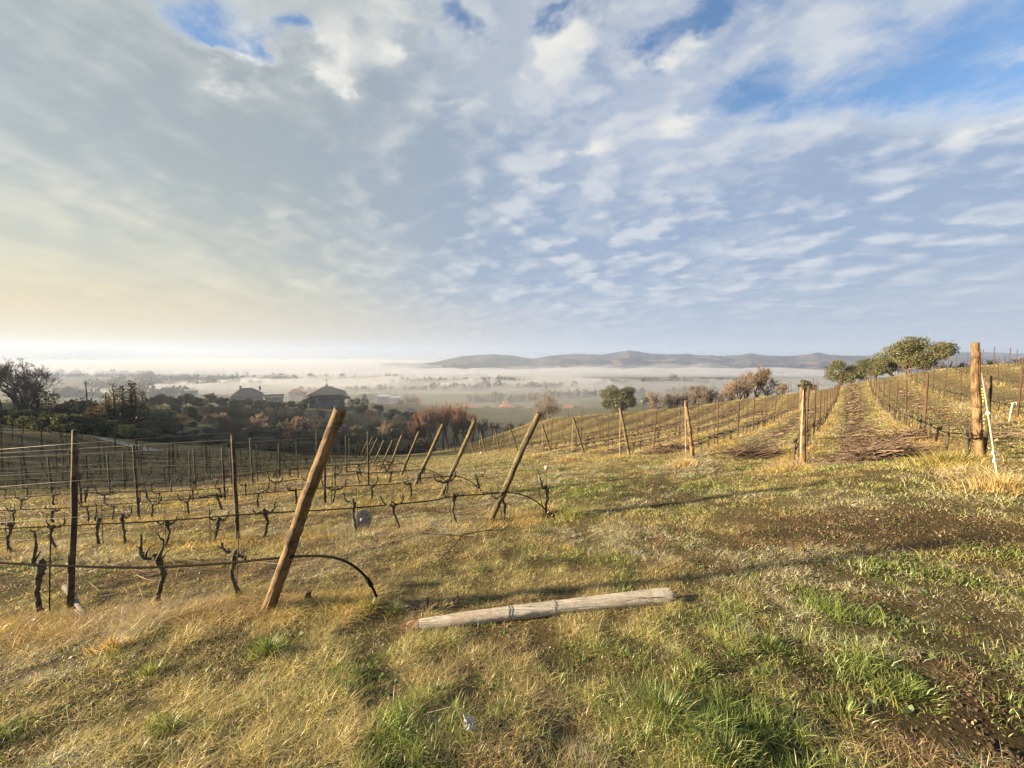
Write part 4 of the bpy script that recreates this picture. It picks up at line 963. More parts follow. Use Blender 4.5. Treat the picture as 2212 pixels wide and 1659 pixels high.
for j, (px, py, Y, bare) in enumerate([(795, 851, 118, 1), (760, 856, 112, 1), (772, 862, 105, 0), (812, 872, 110, 0), (655, 862, 112, 0), (735, 882, 100, 0), (690, 884, 98, 0), (840, 880, 105, 0), (870, 886, 100, 0)]):
    b = base_at(px, Y); h = max(2.5, top_h(px, py, Y)); lab = ('dark bare tree, ' if bare else 'dull green tree, ') + nth(j + 1) + ' of the trees around the dark house'
    if bare: bare_tree('garden_tree', b, h, 900 + j, lab, 'trees around the dark house', spread=.8, levels=5, tw_r=.03)
    else: leafy_tree('garden_tree', b, h, h * 1.1, 900 + j, lab, 'trees around the dark house', n=1500, leaf=.22, trunk_h=.15, nclump=14, cols=DARKG + OLIVE[:2])

# ------------------------------------------------------------------ houses
def hip_roof(w, d, h, over, ridge=0.0, thick=.18):
    W, D = w / 2 + over, d / 2 + over; r = ridge / 2
    P = [(-W, -D, 0), (W, -D, 0), (W, D, 0), (-W, D, 0), (-r, 0, h), (r, 0, h), (-W, -D, -thick), (W, -D, -thick), (W, D, -thick), (-W, D, -thick)]
    return P, [(0, 1, 5, 4), (1, 2, 5), (2, 3, 4, 5), (3, 0, 4), (0, 6, 7, 1), (1, 7, 8, 2), (2, 8, 9, 3), (3, 9, 6, 0), (9, 8, 7, 6)]
def gable_roof(w, d, h, over, along='x', thick=.18):
    W, D = w / 2 + over, d / 2 + over
    if along == 'x': P = [(-W, -D, 0), (W, -D, 0), (W, D, 0), (-W, D, 0), (-W, 0, h), (W, 0, h)]
    else: P = [(W, -D, 0), (W, D, 0), (-W, D, 0), (-W, -D, 0), (0, -D, h), (0, D, h)]
    P = P + [(x, y, z - thick) for x, y, z in P[:4]]
    return P, [(0, 1, 5, 4), (2, 3, 4, 5), (1, 2, 5), (3, 0, 4), (0, 6, 7, 1), (1, 7, 8, 2), (2, 8, 9, 3), (3, 9, 6, 0), (9, 8, 7, 6)]
def house(name, px0, px1, pyb, pye, Y, depth, wall, roof, label, rh=1.6, kind='gable', along='x', windows=(), rz=0.0, over=.4, chim=(), cat='house', door=None, drop=1.5):
    """walls from base row to eaves row of the photo at distance Y"""
    pc = (px0 + px1) / 2; c = at_depth(pc, pyb, Y); ze = at_depth(pc, pye, Y)[2]; h = ze - c[2]
    rz = math.atan2(-c[0], Y); w = (px1 - px0) / F * Y * math.cos(rz)                 # fronts face down the slope towards the vineyard
    root = empty(name, (c[0] - math.sin(rz) * depth / 2, Y + math.cos(rz) * depth / 2, c[2]), rz); tag(root, label, cat)
    mb = MB(); mb.box((0, 0, h / 2 - drop / 2), (w, depth, h + drop)); wl = mb.build('wall', M[wall], root)
    P, fs = hip_roof(w, depth, rh, over, w * .35 if kind == 'hip' else (0.3 if kind == 'pyr' else 0)) if kind != 'gable' else gable_roof(w, depth, rh, over, along)
    if kind != 'flat':
        mb = MB(); mb.add(np.array(P) + (0, 0, h + .18), fs); rf = mb.build('roof', M[roof], root)
    else:
        mb = MB(); mb.box((0, 0, h + .12), (w + .4, depth + .4, .24)); rf = mb.build('roof', M[roof], root)
    for (fx, fz, ww, wh) in windows:
        fr = MB(); x, z = (fx - .5) * w, fz * h
        t = .12 * min(ww, 1.2)
        fr.box((x - ww / 2 - t / 2, -depth / 2 - .03, z), (t, .10, wh + 2 * t)); fr.box((x + ww / 2 + t / 2, -depth / 2 - .03, z), (t, .10, wh + 2 * t))
        fr.box((x, -depth / 2 - .03, z + wh / 2 + t / 2), (ww, .10, t)); fr.box((x, -depth / 2 - .05, z - wh / 2 - t / 2), (ww + .2, .16, t)); fr.box((x, -depth / 2 - .02, z), (t * .7, .06, wh))
        f = fr.build('window', M['window_frame'], root)
        pm = MB(); pm.box((x, -depth / 2 - .005, z), (ww, .03, wh)); pm.build('pane', M['window_glass'], f)
    for (fx, ch) in chim:
        mb = MB(); mb.box(((fx - .5) * w, 0, h + rh * .8 + ch / 2), (.6, .6, ch + .6)); mb.box(((fx - .5) * w, 0, h + rh * .8 + ch + .36), (.85, .85, .14)); mb.build('chimney', M[wall], rf)
    return root, w, h, rf
rt, w, h, rf = house('dark_house', 669, 746, 880, 854, 112, 11, 'slate_wall', 'dark_roof', 'dark grey house with a low hipped roof and pale framed windows behind the tan post', 2.35, 'pyr', windows=[(.26, .26, .8, 1.3), (.49, .26, .85, 1.3), (.73, .30, 1.15, 1.5)], over=.75)
mb = MB(); mb.tube([(0, 0, h + 2.3), (0, 0, h + 4.6)], .05, 5); mb.tube([(-.8, 0, h + 4.4), (.8, 0, h + 4.4)], .035, 4); mb.tube([(-.5, 0, h + 4.0), (.5, 0, h + 4.0)], .035, 4); mb.box((0, 0, h + 2.6), (.5, .3, .6)); mb.build('antenna', M['dark_post'], rf)
for s in (-1, 1):
    mb = MB(); P, fs = gable_roof(1.6, 7, .35, .1, 'y'); mb.add(np.array(P) + (s * (w / 2 + .9), 0, h * .62), fs); mb.build('porch_roof', M['dark_roof'], rt)
mb = MB(); mb.tube([(-w * .29, -5.56, 0), (-w * .29, -5.56, h)], .09, 6); mb.build('drainpipe', M['window_frame'], rt)
house('long_house', 499, 570, 866, 857, 128, 12, 'grey_wall', 'dark_roof', 'long low house with a dark roof and chimneys above the olive grove', 2.4, 'hip', windows=[(.2, .5, 1, .8), (.5, .5, 1, .8), (.8, .5, 1, .8)], chim=[(.30, 1.0), (.92, .7)])
house('shed', 573, 612, 866, 860, 130, 8, 'grey_wall', 'dark_roof', 'low grey shed joining the right side of the long low house', .8, 'gable')
house('shed', 885, 909, 899, 891, 105, 6, 'slate_wall', 'dark_roof', 'small dark shed on the bank below the orange house', .5, 'gable')
V_ = [('village_house', 624, 652, 864, 847, 300, 12, 'cream_wall', 'red_roof', 'cream house with an upper floor left of the dark house', 2.0, 'hip', [(.25, .7, 1.3, 1.5), (.6, .7, 1.3, 1.5), (.85, .7, 1.3, 1.5)]),
      ('village_house', 653, 668, 866, 852, 310, 12, 'peach_wall', 'red_roof', 'peach house half hidden by the left of the dark house', 2.0, 'gable', [(.5, .6, 1.3, 1.5)]),
      ('warehouse', 778, 815, 868, 856, 330, 14, 'cream_wall', 'dark_roof', 'pale warehouse with a dark roof right of the dark house', 1.6, 'gable', [(.3, .5, 2.5, 1.2), (.7, .5, 2.5, 1.2)]),
      ('factory', 806, 842, 870, 857, 345, 18, 'blue_wall', 'blue_wall', 'bluish grey factory hall right of the pale warehouse', 1.0, 'flat', [(.2, .55, 2.6, 1), (.5, .55, 2.6, 1), (.8, .55, 2.6, 1)]),
      ('factory', 843, 866, 871, 860, 370, 16, 'grey_wall', 'blue_wall', 'long grey factory hall behind the small yellow barn', 1.0, 'flat', [(.5, .5, 4, 1)]),
      ('barn', 835, 852, 883, 876, 270, 7, 'yellow_wall', 'red_roof', 'small yellow gabled barn left of the orange house', 1.4, 'gable', [(.5, .5, .8, .9)]),
      ('orange_house', 874, 909, 879, 864, 275, 11, 'orange_wall', 'red_roof', 'bright orange house with white windows under an umbrella pine', 1.2, 'gable', [(.2, .5, 1.0, 1.4), (.45, .5, 1.0, 1.4), (.75, .5, 1.0, 1.4)]),
      ('village_house', 1012, 1030, 892, 882, 240, 8, 'white_wall', 'red_roof', 'white house half hidden behind the reddish thicket', 1.3, 'gable', [(.3, .6, .9, 1.1), (.7, .6, .9, 1.1)]),
      ('yellow_house', 1080, 1114, 890, 880, 290, 10, 'yellow_wall', 'red_roof', 'yellow farmhouse with a red roof and upper storey beyond the rows', 2.2, 'hip', [(.2, .5, 1.2, 1.2), (.5, .5, 1.2, 1.2), (.8, .5, 1.2, 1.2)]),
      ('yellow_house', 1218, 1238, 893, 881, 265, 9, 'yellow_wall', 'red_roof', 'yellow house with a red roof right of the bare oak', 1.3, 'gable', [(.3, .5, 1.2, 1.4), (.75, .5, .8, 1.4)]),
      ('outbuilding', 1239, 1258, 893, 884, 268, 8, 'peach_wall', 'red_roof', 'long red roofed outbuilding joined to the yellow house right of the oak', 1.6, 'gable', [(.5, .5, 1, 1)]),
      ('white_hall', 398, 428, 854, 843, 420, 10, 'white_wall', 'grey_wall', 'pale hall with tall white bays in the mist above the olive grove', 1.0, 'flat', [(.1, .5, 2.2, 3.5), (.3, .5, 2.2, 3.5), (.5, .5, 2.2, 3.5), (.7, .5, 2.2, 3.5), (.9, .5, 2.2, 3.5)])]
for v in V_: house(*v[:10], rh=v[10], kind=v[11], windows=v[12], drop=6)
rt = bpy.data.objects['yellow_house']; mb = MB(); mb.box((-1.5, 1, 5.4), (5, 5, 2.6)); mb.build('upper_storey', M['cream_wall'], rt)
mb = MB(); P, fs = hip_roof(5, 5, 1.0, .3, 1.0); mb.add(np.array(P) + (-1.5, 1, 6.9), fs); mb.build('roof', M['red_roof'], rt)
for j, (px, py, Y, w, cols, tr, fl, lab) in enumerate([(890, 859, 268, 12, DARKG, .6, .45, 'dark umbrella pine over the orange house'), (864, 861, 272, 7, DARKG, .2, 1, 'round dark tree left of the orange house'), (1050, 880, 250, 7, OLIVE, .2, 1, 'grey green tree left of the yellow farmhouse'), (1124, 880, 285, 8, DARKG, .2, 1, 'dark tree right of the yellow farmhouse')]):
    c = at_depth(px, 884, Y); leafy_tree('village_tree', c, at_depth(px, py, Y)[2] - c[2], w, 950 + j, lab, n=1000, leaf=.5, trunk_h=tr, nclump=14, cols=cols, flat=fl)
b = base_at(183, 62); mb = MB(); mb.tube([b - (0, 0, .3), b + (0, 0, top_h(183, 824, 62))], [.10, .07], 6); mb.tube([b + (-.5, 0, top_h(183, 824, 62) - .4), b + (.5, 0, top_h(183, 824, 62) - .4)], .04, 4)
tag(mb.build('utility_pole', M['dark_post']), 'thin dark utility pole between the bare tree and the conifers', 'pole')

# dense unseen wood, added beyond the left edge to shade the lower rows and bank
def shade_woods():
    rg = np.random.RandomState(9); C, r = [], []
    for (x, y, top, w) in [(-72, 14, 8.0, 5), (-73, 19, 8.6, 5), (-72, 24, 8.4, 5), (-74, 29, 8.9, 5), (-73, 34, 8.4, 5), (-75, 40, 9.0, 6), (-84, 47, 10, 7), (-92, 54, 11, 8), (-98, 62, 12, 8), (-108, 70, 12.5, 9), (-122, 78, 13.2, 9), (-136, 86, 13.5, 10), (-150, 94, 14, 10)]:
        z0 = gz(x, y)
        for k in range(10):
            f = (k + .5) / 10; rr = w * .5 * (1.1 - .5 * f); C.append((x + rg.normal(0, w * .16), y + rg.normal(0, w * .3), z0 + (top - z0) * f - rr * .3 * (f > .8))); r.append((rr, rr, rr * .6))
    V, q, col = leaf_cloud(C, r, 26000, .55, DARKG, 12, 1.4)
    tag(raw_mesh('shade_woods', V, quads=q, mat=M['leaf'], col=col, smooth=False), 'unseen evergreen wood added left of the vineyard to shade the lower rows', 'wood', kind='stuff')
shade_woods()
# pale track across the slope at the left
T = [on_ground(px, py, 8) for px, py in [(-40, 926), (0, 927), (60, 929), (120, 931), (170, 937), (215, 946), (262, 957), (300, 966), (335, 975)]]
V, q = [], []
for i, p in enumerate(T):
    for s in (-.9, .9): V.append((p[0], p[1] + s, gz(p[0], p[1] + s) + .03))
    if i: q.append((2 * i - 2, 2 * i - 1, 2 * i + 1, 2 * i))
tag(raw_mesh('track', V, quads=q, mat=M['pale_track']), kind='structure')

# tree lines and hedges far out on the plain, dissolving into the mist
def treeline(px0, px1, Y0, Y1, hmin, hmax, seed, cols, n, label):
    rg = np.random.RandomState(seed); m = max(6, int((px1 - px0) / F * (Y0 + Y1) / 2 / 6)); C, r = [], []
    for k in range(m):
        f = (k + rg.rand()) / m; px = px0 + (px1 - px0) * f; Y = Y0 + (Y1 - Y0) * f + rg.normal(0, 6); x = (px - 1106) / F * Y
        if vnoise(np.array(px * .05), np.array(seed * 3.3), seed) < .22: continue
        h = rg.uniform(hmin, hmax) * (1.5 if rg.rand() < .08 else 1); C.append((x, Y, gz(x, Y) + h * .5)); r.append((h * .45, h * .45, h * .55))
    V, q, col = leaf_cloud(C, r, n, hmax * .16, cols, seed, 1.3)
    tag(raw_mesh('treeline', V, quads=q, mat=M['leaf'], col=col, smooth=False), label, 'trees', kind='stuff')
HEDGE = [(.075, .070, .045), (.060, .058, .040), (.09, .08, .05)]
for j, a in enumerate([(930, 1330, 640, 760, 7, 13), (1180, 1560, 520, 620, 7, 12), (1300, 1600, 800, 880, 8, 14), (840, 1120, 820, 900, 8, 14), (560, 900, 900, 980, 9, 15), (250, 640, 1000, 960, 10, 17), (120, 420, 520, 560, 9, 16), (180, 560, 720, 740, 9, 15),
                       (300, 640, 1500, 1560, 10, 18), (60, 330, 1250, 1300, 12, 20), (640, 940, 620, 660, 6, 10), (1000, 1180, 430, 470, 5, 9), (700, 900, 460, 480, 5, 8), (1350, 1560, 400, 420, 5, 9)]):
    treeline(*a, 60 + j, HEDGE, 2600, 'hazy line of trees on the plain, band ' + nth(j + 1) + ' of the misty valley')
# ------------------------------------------------------------------ things lying about
def log_post():
    a, b = on_ground(905, 1362), on_ground(1450, 1298); rr = .058
    A = np.array((a[0], a[1], gz(a[0], a[1]) + rr * .80)); B = np.array((b[0], b[1], gz(b[0], b[1]) + rr * .85))
    rg = np.random.RandomState(5); n, sides = 90, 64; t = np.linspace(0, 1, n); d = unit(B - A); e1 = unit(np.cross(d, (0, 0, 1))); e2 = np.cross(e1, d)
    ctr = A + (B - A) * t[:, None]; ctr[:, 2] += .010 * np.sin(t * math.pi) - .016; ctr += rg.normal(0, .0004, (n, 3)); ctr -= e1 * (.008 * np.sin(t * math.pi))[:, None]
    for q in range(n): ctr[q, 2] = max(ctr[q, 2], gz(ctr[q, 0], ctr[q, 1]) + rr * .20)
    rad = rr * (1 + .04 * np.sin(t * 9) + .05 * (fbm(t * 14, t * 0, 5, 3) - .5)); rad *= .80 + .27 * t; rad[t > .93] *= 1.03; rad[-1] *= .97
    ang = np.arange(sides) * 2 * math.pi / sides; R2 = rad[:, None] * (1 + .03 * np.sin(3 * ang + 1)[None] + rg.normal(0, .0015, (n, sides)) + .03 * (fbm(t[:, None] * 12, ang[None] * 1.5 + 0 * t[:, None], 3, 3) - .5))
    for _ in range(16):
        z0, ln, a0, tw = rg.uniform(-.1, .8), rg.uniform(.12, .5), rg.uniform(0, 6.28), rg.uniform(-.4, .4)
        da = (ang[None] - a0 - tw * (t[:, None] - z0) + math.pi) % (2 * math.pi) - math.pi
        R2 = R2 * (1 - rg.uniform(.05, .12) * np.exp(-(da / .05) ** 2) * (sstep(t, z0, z0 + .06) * (1 - sstep(t, z0 + ln - .08, z0 + ln)))[:, None])
    for _ in range(6):
        z0, a0 = rg.uniform(.1, .9), rg.uniform(0, 6.28); da = (ang[None] - a0 + math.pi) % (2 * math.pi) - math.pi
        R2 = R2 * (1 + .09 * np.exp(-(da / .25) ** 2 - ((t[:, None] - z0) / .02) ** 2))
    V = ctr[:, None] + R2[..., None] * (np.cos(ang)[None, :, None] * e1 + np.sin(ang)[None, :, None] * e2)
    V = V - A
    k = 5; fs = [(i * sides + j, i * sides + (j + 1) % sides, (i + 1) * sides + (j + 1) % sides, (i + 1) * sides + j) for i in range(n - 1) for j in range(sides)]
    mb = MB(); VV = V.copy(); jag = rg.uniform(-.022, .004, sides); VV[-1] += d * jag[:, None]
    mb.add(VV.reshape(-1, 3), fs, True); o = mb.build('fallen_post', M['log_wood']); o.location = A
    tag(o, 'pale weathered fallen post lying on the dry grass', 'post')
    tb = MB(); c = VV[-1].mean(0) - d * .035; tb.add(np.concatenate((VV[-1], VV[-1] * .45 + c * .55, c[None])), [(j, (j + 1) % sides, sides + (j + 1) % sides, sides + j) for j in range(sides)] + [(sides + j, sides + (j + 1) % sides, 2 * sides) for j in range(sides)])
    tb.build('broken_end', M['old_wood'], o)
    tb = MB(); m = 6; W = []
    for q in range(m):                                     # rotten, splintered foot
        f = q / (m - 1); c0 = V[0].mean(0) - d * (.11 * f) - np.array((0, 0, .012 * f)); s = 1.02 - .40 * f ** 1.2
        W.append(c0 + (V[0] - V[0].mean(0)) * s * (1 + rg.normal(0, .10, sides) * f)[:, None] - d * (rg.uniform(0, .05, sides) * f)[:, None])
    W = np.array(W); tb.add(W.reshape(-1, 3), [(i * sides + (j + 1) % sides, i * sides + j, (i + 1) * sides + j, (i + 1) * sides + (j + 1) % sides) for i in range(m - 1) for j in range(sides)] + [tuple((m - 1) * sides + j for j in range(sides))[::-1]], False)
    tb.build('rotten_foot', M['rot_wood'], o)
    for tt in (.34, .355, .52):
        i = int(tt * n); c0 = ctr[i] - A; aa = np.linspace(0, 2 * math.pi, 26); mb = MB()
        mb.tube(c0 + rad[i] * 1.03 * (np.cos(aa)[:, None] * e1 + np.sin(aa)[:, None] * e2) + d * (.01 * np.sin(aa))[:, None], .0015, 4); mb.build('wire_tie', M['dark_post'], o)
log_post()
# clump of dark rotten bark behind the log's foot
def chunks(name, px, py, n, s, spread, mat, label, cat, seed, h=.04):
    rg = np.random.RandomState(seed); c = on_ground(px, py); mb = MB()
    for i in range(n):
        p = c + np.array((rg.normal(0, spread), rg.normal(0, spread * .5), 0)); p[2] = gz(p[0], p[1]) + rg.uniform(0, h)
        dr = unit(rg.normal(size=3) * (1, 1, .3)); L = s * rg.uniform(.5, 1.3)
        mb.tube([p - dr * L / 2, p + rg.normal(0, .1 * L, 3), p + dr * L / 2], np.array((.5, 1, .4)) * s * .22 * rg.uniform(.5, 1.2), 6, smooth=False)
    return tag(mb.build(name, mat), label, cat)
chunks('bark_debris', 930, 1316, 26, .09, .10, M['dark_post'], 'dark crumbled bark behind the rotten foot of the fallen post', 'debris', 4)
# cut stump, reel, markers, litter
c = on_ground(667, 1306); o, L = wood_post('cut_stump', c, c + np.array((.012, 0, .125)), .030, M['dark_post'], 9, rings=6, sides=10); tag(o, 'short dark cut stump in the grass right of the tan post', 'stump')
c = on_ground(783, 1143); o = empty('wire_reel', c + np.array((0, 0, .165))); o.rotation_euler = (R(76), 0, R(12)); tag(o, 'round pale perforated disc standing in the grass by the second row', 'reel')
mb = MB()
mb.tube([(0, 0, -.012), (0, 0, -.009), (0, 0, .009), (0, 0, .012)], [.148, .155, .155, .148], 28); mb.build('disc', M['reel_plastic'], o)
mb = MB(); mb.tube([(0, 0, -.03), (0, 0, .03)], .032, 14); mb.build('hub', M['grey_wall'], o)
for q in range(8):
    mb = MB(); a = q * math.pi / 4; mb.tube([(.1 * math.cos(a), .1 * math.sin(a), .010), (.1 * math.cos(a), .1 * math.sin(a), .015)], .013, 10); mb.build('hole', M['dark_post'], o)
def marker(px, py, ptop, label):
    c = on_ground(px, py); h = at_depth(px, ptop, c[1])[2] - c[2]; o = empty('marker', c); tag(o, label, 'marker')
    mb = MB(); mb.tube([(.0, 0, -.05), (.01, 0, h * .5), (0, 0, h)], .006, 5); mb.build('stick', M['stake'], o)
    mb = MB(); a = np.linspace(0, 6.28, 9)[:-1]
    for q in range(8): mb.tube([(0, 0, h), (.05 * math.cos(a[q]), .012 * math.sin(a[q] * 3), h + .05 * math.sin(a[q]))], [.012, .006], 4)
    mb.tube([(0, .01, h), (0, -.012, h)], .03, 10); mb.build('flower_disc', M['white_plastic'], o)
marker(1180, 1090, 1010, 'thin stick topped by a white disc beside the second leaning post')
marker(1040, 1030, 978, 'smaller stick topped by a white disc further down the grass lane')
def trash(px, py, label, seed, s=.05):
    rg = np.random.RandomState(seed); c = on_ground(px, py); n = 6; u, v = np.meshgrid(np.linspace(-1, 1, n), np.linspace(-1, 1, n))
    P = np.stack((u * s * 1.2 + rg.normal(0, s * .12, u.shape), v * s + rg.normal(0, s * .12, u.shape), rg.uniform(0, s * .8, u.shape)), 2).reshape(-1, 3)
    q = [(i * n + j, i * n + j + 1, (i + 1) * n + j + 1, (i + 1) * n + j) for i in range(n - 1) for j in range(n - 1)]
    o = raw_mesh('paper_scrap', P, quads=np.array(q), mat=M['white_plastic'], smooth=False); sm = o.modifiers.new('t', 'SOLIDIFY'); sm.thickness = .002
    o.location = c + np.array((0, 0, .04)); o.rotation_euler = (R(20), R(-8), rg.rand() * 3); tag(o, label, 'scrap')
trash(1013, 1585, 'crumpled white paper scrap in the dry grass below the fallen post', 2, .026)
trash(70, 1352, 'pale crumpled scrap in the grass at the left edge', 5, .026)
c = on_ground(2180, 912); mb = MB(); mb.tube([(0, 0, 0), (.02, 0, .35), (.06, 0, .62), (.14, 0, .66), (.18, 0, .52)], .018, 8); o = mb.build('hose_bend', M['white_plastic']); o.location = c; tag(o, 'white bent hose end beside the post at the right edge', 'hose')
def branch(name, pts, r0, label, seed, mat='tree_bark', twigs=4, up=.04, cat='branch'):
    rg = np.random.RandomState(seed); P = []
    for px, py, dz in pts: g = on_ground(px, py); P.append(g + np.array((0, 0, dz)))
    P = np.array(P); mb = MB(); Q = P
    for _ in range(2):
        Q2 = np.empty((2 * len(Q), 3)); Q2[0] = Q[0]; Q2[-1] = Q[-1]; Q2[1:-1:2] = Q[:-1] * .75 + Q[1:] * .25; Q2[2:-1:2] = Q[:-1] * .25 + Q[1:] * .75; Q = Q2
    mb.tube(Q, np.linspace(r0, r0 * .3, len(Q)), 7)
    for _ in range(twigs):
        b = Q[rg.randint(len(Q) // 4, len(Q))]; d = np.array((rg.uniform(-1, 1), rg.uniform(-.6, .6), rg.uniform(0, .3))); L = rg.uniform(.15, .5)
        mb.tube([b, b + d * L * .5 + rg.normal(0, .02, 3), b + d * L], [r0 * .35, r0 * .25, r0 * .1], 4)
    return tag(mb.build(name, M[mat]), label, cat)
branch('dead_branch', [(143, 1288, .10), (158, 1312, .12), (175, 1330, .06), (190, 1345, .03), (203, 1352, .01)], .030, 'thick grey dead branch lying right of the dark post at the left', 3, 'dead_wood', 1)
branch('cut_branch', [(900, 1152, .03), (960, 1160, .04), (1000, 1166, .06), (1040, 1158, .08), (1105, 1152, .05)], .014, 'long dark cut branch lying in the grass before the second leaning post', 6, 'dark_post', 6)
branch('cut_branch', [(1000, 1166, .06), (975, 1190, .03), (950, 1212, .02)], .010, 'forked dark twig slanting left from the long cut branch', 8, 'dark_post', 4)
branch('hooked_twig', [(770, 1235, .02), (757, 1236, .05), (748, 1228, .10)], .006, 'small twig under the hose arch of the tan post', 9, 'dark_post', 2)
def sticks(name, n, place, seed, lab, group=None, kind=None, cat='twigs', rmin=.0025, rmax=.0055, L=(.25, .9), stack=0., mat='cane', up=.06):
    rg = np.random.RandomState(seed); mb = MB()
    for i in range(n):
        x, y, ang, lift = place(rg); l = rg.uniform(*L) / 2; d = np.array((math.cos(ang), math.sin(ang))); b = rg.normal(0, .08) * l
        P = []
        for s in (-1, -.3, .35, 1):
            q = np.array((x, y)) + d * l * s + np.array((-d[1], d[0])) * b * (1 - s * s); P.append((q[0], q[1], 0))
        P = np.array(P); g = ground(P[:, 0], P[:, 1]); P[:, 2] = g + .02 + lift + rg.uniform(0, up, 4) + stack * rg.normal(0, .1) * np.array((-1, -.3, .35, 1))
        P[:, 2] = np.maximum(P[:, 2], g - .01)
        r = rg.uniform(rmin, rmax) * max(1, np.hypot(x, y) / 9); mb.tube(P, [r, r, r * .8, r * .5], 3, cap=False)
    return tag(mb.build(name, M[mat]), lab, cat, group, kind)
def pl_lane(rg):
    i = rg.randint(0, 8); c0 = (ROWC + ROWR)[i] if i < 6 else ROWR[i - 6]; t = t0_of(c0) + 2 + rg.rand() ** 1.6 * 38; c = c0 - 1.3 + rg.normal(0, .32)
    if i == 6 or i == 7 and rg.rand() < .5: c, t = .32 + rg.normal(0, .24), 12.5 + rg.rand() ** 1.5 * 50
    p = block(c, t); return p[0], p[1], math.atan2(RD[1], RD[0]) + rg.normal(0, .7), 0
sticks('prunings', 2300, pl_lane, 3, 'cut vine prunings strewn between the hillside rows and along the path', kind='stuff', rmin=.004, rmax=.007, up=.12)
def pl_left(rg):
    k = rg.randint(0, 7); x = LROW_X[k] - rg.rand() ** 1.3 * 14 + .4; y = LROW_Y[k] + rg.uniform(.3, 2.4); return x, y, rg.normal(0, .6), 0
sticks('prunings', 1300, pl_left, 4, 'pale cut vine prunings scattered between the sloping rows below', kind='stuff', mat='cane', rmin=.003, rmax=.006, up=.05)
for j, (px, py, w, n, lab) in enumerate([(1905, 990, .85, 260, 'large heap of cut vine prunings lying in the path'), (1632, 988, .55, 130, 'heap of dark prunings right of the second tan end post'), (1440, 974, .7, 110, 'low heap of prunings between two leaning end posts'), (1960, 955, .7, 90, 'flat heap of prunings further along the path beside the right row')]):
    c = on_ground(px, py)
    def pl(rg, c=c, w=w):
        q = rg.normal(0, .42, 2) * w; return c[0] + q[0] * 1.3, c[1] + q[1] * .6, rg.normal(.1, .8), max(0, rg.uniform(0, .27) * (1 - (np.linalg.norm(q) / w) ** 2))
    sticks('brush_heap', n, pl, 20 + j, lab, 'heaps of vine prunings', cat='brush heap', stack=1.1, L=(.5, 1.2), rmin=.004, rmax=.0075, up=.05)

# ------------------------------------------------------------------ grass
DRY = np.array([(.60, .49, .24), (.52, .42, .19), (.42, .325, .14), (.29, .21, .10), (.60, .53, .33), (.54, .48, .18)])
OLV = np.array([(.34, .33, .095), (.26, .265, .07), (.42, .39, .13)])
GRN = np.array([(.135, .195, .040), (.175, .24, .055), (.10, .15, .03), (.24, .275, .075)])
def blades(P, h, az, lean, w, col, seed):
    rg = np.random.RandomState(seed); n = len(P); D = np.stack((np.cos(az), np.sin(az), 0 * az), 1)
    wa = az + math.pi / 2 + rg.normal(0, .9, n); W = np.stack((np.cos(wa), np.sin(wa), 0 * wa), 1) * w[:, None] * .5
    V = np.empty((n, 7, 3))
    for i, (t, k) in enumerate(((0, 1.0), (.4, .9), (.75, .6), (1, 0))):
        c = P + D * (h * lean * t ** 1.8)[:, None]; c[:, 2] += h * (t - .32 * np.minimum(lean, 1.6) * t ** 2.4) - .006
        if i < 3: V[:, 2 * i] = c - W * k; V[:, 2 * i + 1] = c + W * k
        else: V[:, 6] = c
    base = (np.arange(n) * 7)[:, None]
    q = np.concatenate((base + np.array([[0, 1, 3, 2]]), base + np.array([[2, 3, 5, 4]])), 0); t3 = base + np.array([[4, 5, 6]])
    return V.reshape(-1, 3), q, t3, np.repeat(col, 7, 0)
